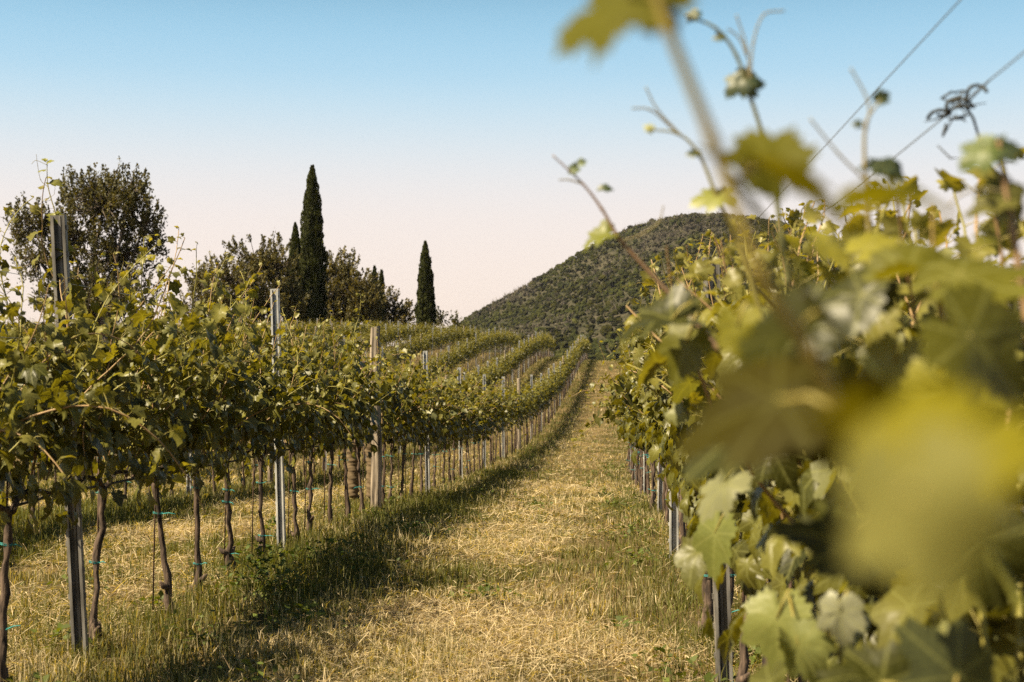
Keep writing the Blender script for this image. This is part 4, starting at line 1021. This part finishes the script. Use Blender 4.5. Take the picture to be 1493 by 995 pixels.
for (y0, y1, dens, wmul, simple) in ((4.2, 7, 3000, 1.0, False), (7, 11, 2100, 1.15, False), (11, 17, 1050, 1.6, False), (17, 28, 460, 2.3, False), (28, 50, 190, 3.6, True), (50, 118, 60, 7, True)):
    x, y = view_scatter(y0, y1, dens, umin=-14 if y0 < 28 else -9, umax=5)
    un, nr = gheight(x, y); n = len(x)
    cl = fbm(x * 2.2, y * 2.2, 41); k = rg.random(n) < np.clip(.45 + .55 * nr + (cl - .47) * 2.2, .12, 1)
    x, y, nr, cl = x[k], y[k], nr[k], cl[k]; n = len(x)
    c, g = gtint(x, y, nr, n)
    h = (.04 + .05 * rg.random(n) ** 1.5 + nr * .080 * rg.uniform(.2, 1.6, n) + np.clip(cl - .5, 0, 1) * .16) * np.where(rg.random(n) < .05, 1.6, 1)
    if simple: h = h * 1.1
    blades(gr, x, y, h, (.0032 + .0022 * rg.random(n)) * wmul, c, simple=simple)
tag(gr.build('grass', M_GRASS), 'mixed green and straw coloured grass on the track and under the vines', 'grass', kind='stuff')
# mown straw lying flat
stw = MB()
for (y0, y1, dens, wmul) in ((4.2, 8, 4500, 1.0), (8, 13, 1900, 1.4), (13, 24, 430, 2.2), (24, 50, 50, 4.5)):
    x, y = view_scatter(y0, y1, dens, umin=-11, umax=4)
    un, nr = gheight(x, y); n = len(x); pn = fbm(x * 1.3 + 9, y * .9, 15)
    pr = np.clip(.62 - .75 * nr + (pn - .47) * 3.2 + .35 * np.exp(-((un - 1.5) / .5) ** 2), 0.03, 1); k = rg.random(n) < pr; x, y, nr = x[k], y[k], nr[k]; n = len(x)
    a = rg.uniform(0, 6.28, n); ln = rg.uniform(.025, .10, n) * np.where(y < 13, 1, 1.4); dz = rg.normal(.08, .3, n)
    d = np.stack([np.cos(a), np.sin(a), dz], -1) * ln[:, None]; z = H(x, y) + rg.uniform(.004, .045, n)
    sd_ = np.stack([-np.sin(a), np.cos(a), rg.normal(0, .4, n)], -1) * (.0010 * wmul * rg.uniform(.6, 1.4, n))[:, None]
    b = np.stack([x, y, z], -1); m = b + d * .5 + np.stack([0 * a, 0 * a, rg.uniform(0, .006, n)], -1)
    v = np.stack([b - sd_, b + sd_, m - sd_, m + sd_, b + d - sd_ * .7, b + d + sd_ * .7], 1).reshape(-1, 3); o = (np.arange(n) * 6)[:, None]
    c = (STRAW * 1.15)[None] * rg.uniform(.35, 1.25, (n, 1)) * np.where(rg.random((n, 1)) < .2, [[.75, .66, .6]], [[1, 1, 1]])
    stw.add(v, [np.array([[0, 1, 3, 2]]) + o, np.array([[2, 3, 5, 4]]) + o], np.repeat(c, 6, 0))
tag(stw.build('straw', M_GRASS), 'pale mown straw lying scattered over the grass track', 'straw', kind='stuff')
# broad leaved weeds along the vine feet
wd = MB(); Pp, Tt, Nn, Ss, Cc = [], [], [], [], []
def weed(x, y, n, R_, hmax, col):
    for i in range(n):
        a = rg.uniform(0, 6.28); q = abs(rg.normal(0, R_)); zz = rg.uniform(.02, hmax) * max(.25, 1 - (q / (2.2 * R_)) ** 2)
        p = np.array([x + math.cos(a) * q, y + math.sin(a) * q, float(H(x, y)) + zz]); Pp.append(p)
        Tt.append([math.cos(a) + rg.normal(0, .5), math.sin(a) + rg.normal(0, .5), rg.normal(.1, .5)]); Nn.append([rg.normal(0, .5), rg.normal(0, .5), 1]); Ss.append(rg.uniform(.012, .034)); Cc.append(np.array(col) * rg.uniform(.6, 1.4))
weed(P(372, 850, 8.3)[0], 8.45, 320, .17, .30, (.06, .085, .018)); weed(-1.05, 7.2, 160, .2, .14, (.08, .10, .02)); weed(-1.25, 9.6, 200, .26, .2, (.05, .075, .015)); weed(-.8, 11.5, 180, .3, .16, (.05, .075, .015))
for i in range(95):
    y = 5.5 + 40 * rg.random() ** 1.6; u = rg.choice([rg.normal(.45, .35), rg.normal(-.3, .3), rg.normal(2.8, .25), rg.uniform(.5, 2.6)]); x = float(XA(y)) + u
    weed(x, y, int(rg.uniform(25, 80)), rg.uniform(.06, .2), rg.uniform(.05, .2), (.075, .095, .02))
put_small(wd, np.array(Pp), np.array(Tt), np.array(Nn), np.array(Ss) * 1.5, np.array(Cc))
tag(wd.build('weeds', M_GRASS), 'dark green broad leaved weeds clumped around the vine feet', 'weeds', kind='stuff')
# a few upright dry stalks
print('verts', gr.n, stw.n, far.n, fm.n)
